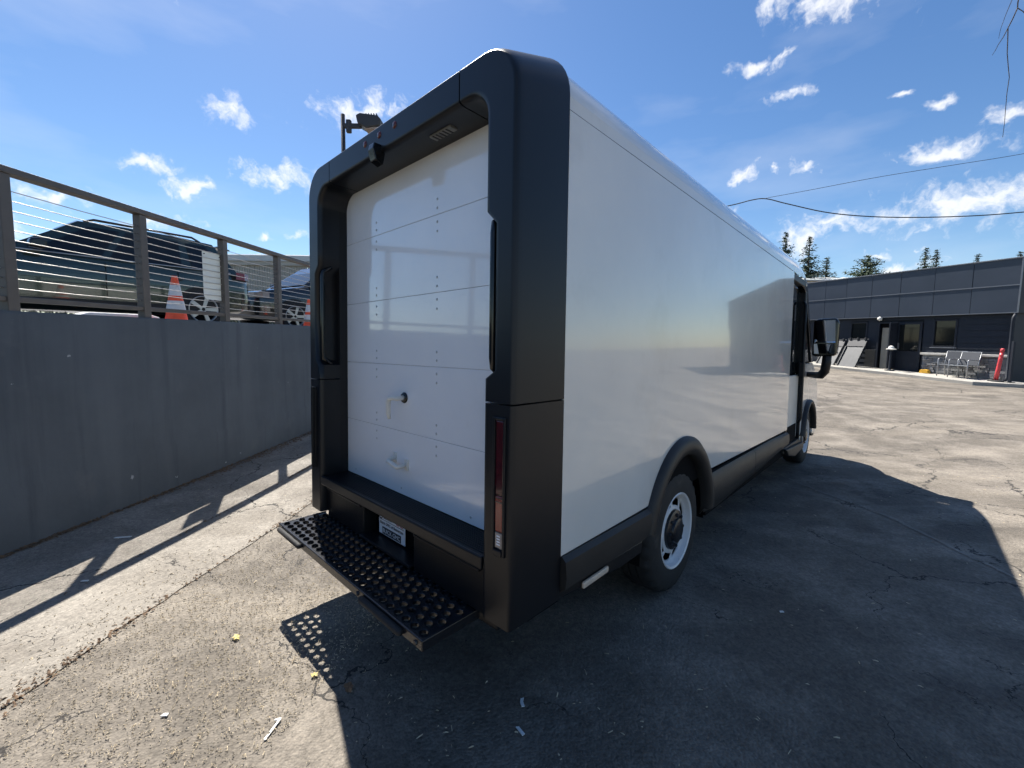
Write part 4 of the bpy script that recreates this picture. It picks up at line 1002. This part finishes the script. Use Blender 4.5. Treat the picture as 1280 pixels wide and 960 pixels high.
# leaning steel plates
def ramp(px0, px1, pyb, pyt, label):
    s0, _ = onb(px0, pyb, .9); s1, _ = onb(px1, pyb, .9); zt = onb((px0 + px1) / 2, pyt, .35)[1]; s0, s1 = max(s0, s1), min(s0, s1); w = s0 - s1
    q = bpt(s1, .9, bz(s1)); r = empty('ramp_plate', q, (0, 0, math.atan2(BD.y, BD.x))); tag(r, label, 'ramp', 'steel ramp plates leaning on the wall')
    hh = zt - q.z
    MB().prism([(0, 0), (.03, 0), (-.50, hh * .72), (-.53, hh * .72)], 0, 0, w).build('lower_plate', M['plate_metal'], r, bevel=.006)
    MB().prism([(-.50, hh * .72), (-.47, hh * .72), (-.62, hh * .96), (-.65, hh * .96)], 0, .02, w - .02).build('upper_plate', M['lamp_grey'], r, bevel=.006)
    MB().tube([(-.02, -.63, hh * .97), (w + .02, -.63, hh * .97)], .025, 8).build('hinge_bar', M['plate_metal'], r)
    for t in (.12, .5, .88): MB().box(w * t - .03, w * t + .03, -.66, -.58, hh * .93, hh * 1.03).build('hinge_lug', M['plate_metal'], r, bevel=.008)
    for t in (.02, .96): MB().prism([(.03, 0), (.06, .02), (-.44, hh * .72), (-.49, hh * .72)], 0, w * t, w * t + .03).build('side_flange', M['plate_metal'], r)
ramp(1046, 1070, 456.5, 423, 'grey steel ramp plate leaning on the dark wall below the small window')
ramp(1020, 1043, 455, 424, 'grey steel ramp plate leaning on the dark wall partly behind the van mirror')
# stand by the door, yellow block
sb, _ = onb(1112, 459, .8); q = bpt(sb, .8, bz(sb))
sn = empty('ash_stand', q); tag(sn, 'dark stand with a white domed top beside the open doorway', 'stand')
MB().lathe([(0, 0), (.16, 0), (.16, .03), (.05, .05), (.04, .10), (.04, .85), (.0, .85)], (0, 0, 0), 'z', 16).build('stem', M['siding'], sn, auto=40)
MB().lathe([(.0, .84), (.16, .845), (.17, .88), (.10, .90), (.09, .96), (.05, 1.0), (0, 1.01)], (0, 0, 0), 'z', 20).build('dome_top', M['white_part'], sn, auto=50)
sb, _ = onb(1156, 463.5, .3); q = bpt(sb, .3, bz(sb))
tag(MB().prism([(-.15, 0), (.15, 0), (.12, .13), (.02, .15), (-.12, .13)], 0, -.08, .08).build('wheel_chock', M['yellow'], bevel=.015, loc=q, rot=(0, 0, math.atan2(BD.y, BD.x) + 1.57)), 'small yellow plastic chock at the foot of the dark wall', 'chock')
# tall slim post by the pipe
sb, _ = onb(1262, 477, .6); q = bpt(sb, .6, bz(sb)); zt = onb(1266, 427, .6)[1]
po = empty('steel_post', q); tag(po, 'thin dark steel post standing at the end of the stone ledge', 'post')
MB().box(-.09, .09, -.09, .09, 0, .015).build('foot_plate', M['plate_metal'], po)
MB().box(-.035, .035, -.035, .035, .012, zt - q.z).build('shaft', M['siding'], po, bevel=.006)
# far pale-roofed shed behind
fr = at_depth(1000, 342, 46); 
sh = empty('far_shed', (fr.x - 6, 46, .3), (0, 0, R_(-4))); tag(sh, 'pale metal roofed shed rising behind the dark building', 'building')
hh = fr.z - .3
MB().box(0, 18, 0, 9, 0, hh - .75).build('wall', M['corr'], sh)
MB().prism([(-.4, hh - .85), (4.5, hh + .05), (9.4, hh - .85), (9.4, hh - .72), (4.5, hh + .18), (-.4, hh - .72)], 0, -.3, 18.3).build('roof', M['roofpale'], sh)
for i in range(19): MB().prism([(-.42, hh - .72), (4.5, hh + .19), (4.5, hh + .23), (-.42, hh - .68)], 0, i * 1.0 - .02, i * 1.0 + .02).build('roof_seam', M['roofpale'], sh)

# ------------------------------------------------------------------ trees
def conifer(px, pt, D, kk, label, seed, droop=.35, dens=1.0, mt='needle', flat=0.0, group='conifers behind the dark building'):
    """kk: crown radius gained per metre below the tip; flat: radius of a rounded crown"""
    r = random.Random(seed); tip = at_depth(px, pt, D); zg = .3; ht = tip.z - zg
    root = empty('fir_tree', (tip.x, tip.y, zg)); tag(root, label, 'tree', group)
    MB().tube([(0, 0, 0), (0, 0, ht * .5), (0, 0, ht * .98)], [.02 * ht + .08, .012 * ht + .05, .02], 8).build('trunk', M['bark'], root, smooth=True)
    mbx = MB(); z = ht * .30
    while z < ht * .995:
        dz_ = ht - z; L0 = min(kk * dz_, ht * .24) + .08
        if flat: L0 = flat * (max(0.0, 1 - max(0, (z - ht * .55) / (ht * .45)) ** 2.2)) ** .5 * r.uniform(.75, 1.1)
        nb = max(5, int((5 + 5 * L0) * dens))
        for j in range(nb):
            a = r.uniform(0, 6.283); L_ = L0 * r.uniform(.45, 1.12); dz = -droop * L_ * r.uniform(.5, 1.3); up_ = .12 * L_
            k = max(2, int(L_ / .28))
            for s in range(1, k + 1):
                u = (s - .3) / k; c = Vector((math.cos(a) * L_ * u, math.sin(a) * L_ * u, z + dz * u + up_ * (u ** 2) * 2))
                w = .16 + .30 * (1 - u) * min(1, L_ / 1.4)
                for _ in range(3):
                    d1 = Vector((r.gauss(0, 1), r.gauss(0, 1), r.gauss(-.2, .35))).normalized() * r.uniform(.5, 1.2) * (w + .12)
                    d2 = Vector((r.gauss(0, 1), r.gauss(0, 1), r.gauss(0, .5))).normalized() * (w * .55 + .06)
                    p = c + Vector((r.gauss(0, .08), r.gauss(0, .08), r.gauss(0, .06)))
                    mbx.add([p - d2 * .5, p + d1, p + d2 * .5], [(0, 1, 2)])
        z += max(.16, .22 + L0 * .08) * r.uniform(.7, 1.3)
    me = bpy.data.meshes.new('crown'); me.from_pydata(mbx.v, [], mbx.f); me.materials.append(M[mt])
    o = bpy.data.objects.new('crown', me); COL.objects.link(o); o.parent = root
    return root
conifer(983, 289, 52, .42, 'narrow dark fir tree just showing above the van roof edge', 1)
conifer(1013, 294, 48, .46, 'tall layered fir tree with drooping tiers beside the pale shed roof', 2, droop=.45, dens=.75)
conifer(1034, 320, 50, .50, 'short fir tree standing against the tall layered fir', 3)
conifer(1086, 320, 50, .5, 'broad rounded cedar tree behind the dark building', 4, droop=.05, dens=1.2, mt='needle2', flat=2.6)
conifer(1158, 309, 62, .34, 'slim fir tree on the building roofline, paler of a close pair', 5, mt='needle2')
conifer(1172, 311, 60, .36, 'slim fir tree on the building roofline, darker of a close pair', 6)
conifer(1223, 317, 64, .42, 'low fir tree top peeking over the fascia on its own', 7)
conifer(1276, 314, 58, .42, 'fir tree top showing over the end of the fascia', 8)
conifer(384, 324, 40, .6, 'dark fir tree top beyond the ribbed metal warehouse', 9, group=None)
# hedge behind the parked SUV
hg = empty('hedge', (-19, 17.5, LOTZ), (0, 0, R_(20))); tag(hg, 'low green hedge on the upper lot seen under the parked SUV', 'hedge')
rh = random.Random(4); hb = MB()
for _ in range(9000):
    x = rh.uniform(-9, 9); y = rh.gauss(0, .3); z = rh.uniform(.02, 1.15) + .12 * math.sin(x * 1.7)
    d1 = Vector((rh.gauss(0, 1), rh.gauss(0, 1), rh.gauss(0, 1))).normalized() * rh.uniform(.08, .16); d2 = Vector((rh.gauss(0, 1), rh.gauss(0, 1), rh.gauss(0, 1))).normalized() * .06
    p = Vector((x, y, max(.02, z))); hb.add([p - d2, p + d1, p + d2], [(0, 1, 2)])
me = bpy.data.meshes.new('foliage'); me.from_pydata(hb.v, [], hb.f); me.materials.append(M['needle2']); o = bpy.data.objects.new('foliage', me); COL.objects.link(o); o.parent = hg
for i in range(18): MB().tube([(i - 8.5, 0, 0), (i - 8.5 + rh.uniform(-.1, .1), rh.uniform(-.1, .1), .8)], [.03, .012], 6).build('stem', M['bark'], hg)

# ------------------------------------------------------------------ overhead wires
def wire(name, pts, D0, D1, r, label):
    mbx = MB(); n = len(pts); P = [at_depth(u, v, D0 + (D1 - D0) * i / (n - 1)) for i, (u, v) in enumerate(pts)]
    # smooth (Catmull-Rom)
    q = []
    for i in range(n - 1):
        p0, p1, p2, p3 = P[max(0, i - 1)], P[i], P[i + 1], P[min(n - 1, i + 2)]
        for s in range(6):
            t = s / 6; q.append(.5 * ((2 * p1) + (p2 - p0) * t + (2 * p0 - 5 * p1 + 4 * p2 - p3) * t * t + (3 * p1 - p0 - 3 * p2 + p3) * t ** 3))
    q.append(P[-1])
    o = mbx.tube(q, r, 6).build(name, M['wire'], smooth=True); tag(o, label, 'wire'); return o
wire('service_cable', [(740, 292), (830, 274), (912, 257), (940, 250), (958, 248.5), (985, 255), (1040, 266.5), (1110, 271.5), (1200, 270.5), (1280, 265), (1420, 250)], 34, 30, .036, 'thick black sagging overhead cable crossing the sky')
wire('overhead_wire', [(958, 247.5), (1010, 238), (1100, 221), (1200, 205), (1280, 192), (1420, 165)], 33.4, 30, .016, 'thin overhead wire rising above the thick sagging cable')

# ------------------------------------------------------------------ bare tree reaching into the frame
tr = empty('bare_tree', (6.9, -1.2, ground_z(6.9, -1.2))); tag(tr, 'bare twigs hanging down into the sky from a leafless tree', 'tree')
base = Vector(tr.location)
def T_(px, py, D): return at_depth(px, py, D) - base
Z = lambda x, y: (860 + x / 3, y / 3)
tk = MB().tube([(0, 0, -.05), (.05, .1, 1.5), (0, .3, 3.2), (-.1, .6, 4.8)], [.16, .12, .10, .07], 10).build('trunk', M['bark'], tr, smooth=True)
jn = T_(*Z(1245, -30), 4.2)
MB().tube([(-.1, .6, 4.75), Vector((-.1, .6, 4.75)).lerp(jn, .35) + Vector((0, 0, .75)), Vector((-.1, .6, 4.75)).lerp(jn, .75) + Vector((0, 0, .6)), jn], [.05, .03, .016, .006], 8).build('limb', M['bark'], tr, smooth=True)
def twig(pts, r0, r1, D=4.2):
    P = [T_(*Z(*p), D + .05 * i) for i, p in enumerate(pts)]; n = len(P)
    MB().tube(P, [r0 + (r1 - r0) * i / (n - 1) for i in range(n)], 6).build('twig', M['bark'], tr, smooth=True)
twig([(1245, -30), (1237, 10), (1236, 30), (1218, 70), (1200, 105), (1199, 150), (1197, 200), (1201, 250), (1205, 290), (1196, 350), (1190, 420), (1187, 460), (1180, 515)], .0055, .0022)
twig([(1200, 105), (1182, 140), (1165, 165), (1152, 190), (1140, 208)], .004, .0018)
twig([(1245, -30), (1215, 0), (1200, 35), (1188, 65), (1172, 110), (1165, 145)], .0035, .0014)
twig([(1236, 30), (1258, 44), (1275, 70), (1300, 120)], .004, .002)
MB().tube([(-.1, .6, 4.7), (.5, 1.2, 5.8), (1.3, 1.5, 6.8)], [.05, .03, .008], 7).build('limb', M['bark'], tr, smooth=True)
MB().tube([(0, .3, 3.2), (-.2, -.7, 4.6), (.1, -1.6, 5.6)], [.05, .03, .008], 7).build('limb', M['bark'], tr, smooth=True)

# ------------------------------------------------------------------ litter
rl = random.Random(21)
ch = MB()
def sliver(mbx, x, y, L_, w, a, z):
    g0 = ground_z(x, y) + z; c, s = math.cos(a), math.sin(a); h0, h1 = rl.uniform(.001, .004), rl.uniform(.001, .007)
    P = [(-L_ / 2, -w / 2, h0), (L_ / 2, -w / 2, h1), (L_ / 2, w / 2, h1 + .001), (-L_ / 2, w / 2, h0), (0, 0, max(h0, h1) + .003)]
    mbx.add([(x + p[0] * c - p[1] * s, y + p[0] * s + p[1] * c, g0 + p[2]) for p in P], [(0, 1, 4), (1, 2, 4), (2, 3, 4), (3, 0, 4)])
for _ in range(17000):
    x = rl.gauss(-1.3, .95); y = rl.gauss(1.75, .85)
    q = VR.transposed() @ (Vector((x, y, 0)) - VT)
    if y < .5 or x < -1.95 + .074 * (y - 2) - .12 * rl.random() ** 3 * 6 or (q.y > .1 and abs(q.x) < .85): continue
    if x > -.80 + .25 * (y - 1.6) and rl.random() < .93: continue
    sliver(ch, x, y, rl.uniform(.004, .015) * (1.7 if rl.random() < .05 else 1), rl.uniform(.0012, .0032), rl.uniform(0, 6.28), .004)
for _ in range(500):
    x = rl.uniform(-3, 6); y = rl.uniform(.6, 6); sliver(ch, x, y, rl.uniform(.006, .03), rl.uniform(.002, .006), rl.uniform(0, 6.28), .004)
tag(ch.build('wood_chips', M['chip']), 'scattered pale wood chips and needles on the asphalt', 'litter', kind='stuff')
db = MB()
for _ in range(5200):
    s = rl.uniform(-4, 12); o = .02 + abs(rl.gauss(.0, .045 + .03 * math.sin(s * 1.3))); v = WP + WD * s + WN * o
    sliver(db, v.x, v.y, rl.uniform(.008, .035), rl.uniform(.005, .018), rl.uniform(0, 6.28), .006 + max(0, .02 - o * .2) * rl.random())
for off, cnt, wd_ in ((.902, 1500, .010), (1.50, 2600, .020)):
    for _ in range(cnt):
        s = rl.uniform(-3, 9); m_ = .5 + .5 * math.sin(s * 2.1 + off * 7) * math.sin(s * .9 + 1)
        if rl.random() > m_ ** 1.5: continue
        v = WP + WD * s + WN * (off + rl.gauss(0, wd_ * (.4 + m_)))
        sliver(db, v.x, v.y, rl.uniform(.006, .024), rl.uniform(.003, .010), rl.uniform(0, 6.28), .006)
tag(db.build('wall_foot_debris', M['debris']), 'dark leaf debris gathered along the foot of the wall', 'debris', kind='stuff')
# single pieces
def leaf(px, py, size, mt, label, a):
    q = on_ground(px, py, 0); q = on_ground(px, py, ground_z(q.x, q.y)); n = 14; vs = [(0, 0, .010)]
    for i in range(n):
        t = 2 * math.pi * i / n; rr = size * (.55 + .45 * abs(math.cos(2.5 * t))) * rl.uniform(.85, 1.1); vs.append((rr * math.cos(t) * .8, rr * math.sin(t), .004 + rl.uniform(0, .012)))
    vs2 = [(x, y, z - .0015) for x, y, z in vs]
    mbx = MB().add(vs, [(0, i + 1, (i + 1) % n + 1) for i in range(n)]).add(vs2, [(0, (i + 1) % n + 1, i + 1) for i in range(n)])
    o = mbx.build('fallen_leaf', M[mt], loc=(q.x, q.y, ground_z(q.x, q.y) + .002), rot=(0, 0, a)); tag(o, label, 'leaf')
leaf(436, 862, .028, 'leaf', 'dry brown maple leaf lying at the edge of the van shadow', .5)
leaf(295, 799, .024, 'leaf_y', 'pale yellow leaf lying on the sunlit asphalt', 1.0)
leaf(393, 846, .018, 'leaf_y', 'small tan leaf lying on sunlit asphalt near the step shadow', 2.0)
def scrap(name, px, py, pts, mt, label, z=.004, cat='scrap'):
    q = on_ground(px, py, 0); q = on_ground(px, py, ground_z(q.x, q.y)); mbx = MB().prism(pts, 2, z, z + .004)
    for v in mbx.v: v.z += abs(v.x) * .08
    tag(mbx.build(name, M[mt], loc=(q.x, q.y, ground_z(q.x, q.y)), rot=(0, 0, 0)), label, cat)
scrap('paper_strip', 340, 913, [(-.010, .040), (.010, .046), (.013, .040), (.002, -.045), (-.006, -.045), (.004, .036), (-.010, .033)], 'scrap', 'folded white paper strip lying on sunlit asphalt')
scrap('paper_strip', 152, 675, [(-.05, -.008), (.05, .012), (.055, .026), (-.045, .008)], 'scrap', 'white paper strip lying in the shadow of the wall', z=.012)
scrap('plastic_scrap', 206, 868 + 28, [(-.012, -.006), (.012, -.004), (.010, .008), (-.008, .007)], 'scrap', 'tiny white scrap lying alone on the open asphalt')
scrap('plastic_scrap', 652, 880, [(-.004, .018), (.010, .022), (.006, .004), (.012, -.018), (.0, -.02), (-.006, .0)], 'scrap', 'bent white scrap in the van shadow, upright shape')
scrap('plastic_scrap', 650, 916, [(-.016, .016), (-.004, .018), (.018, -.012), (.008, -.018)], 'scrap', 'slanting white scrap in the van shadow')
scrap('plastic_scrap', 977, 766, [(-.012, -.006), (.012, -.004), (.010, .008), (-.008, .007)], 'scrap', 'small white scrap in the van shadow beyond the rear wheel')
scrap('plastic_scrap', 106, 729, [(-.02, -.006), (.022, -.002), (.018, .009), (-.014, .006)], 'scrap', 'pale scrap lying inside the shadow of a railing post', z=.012)
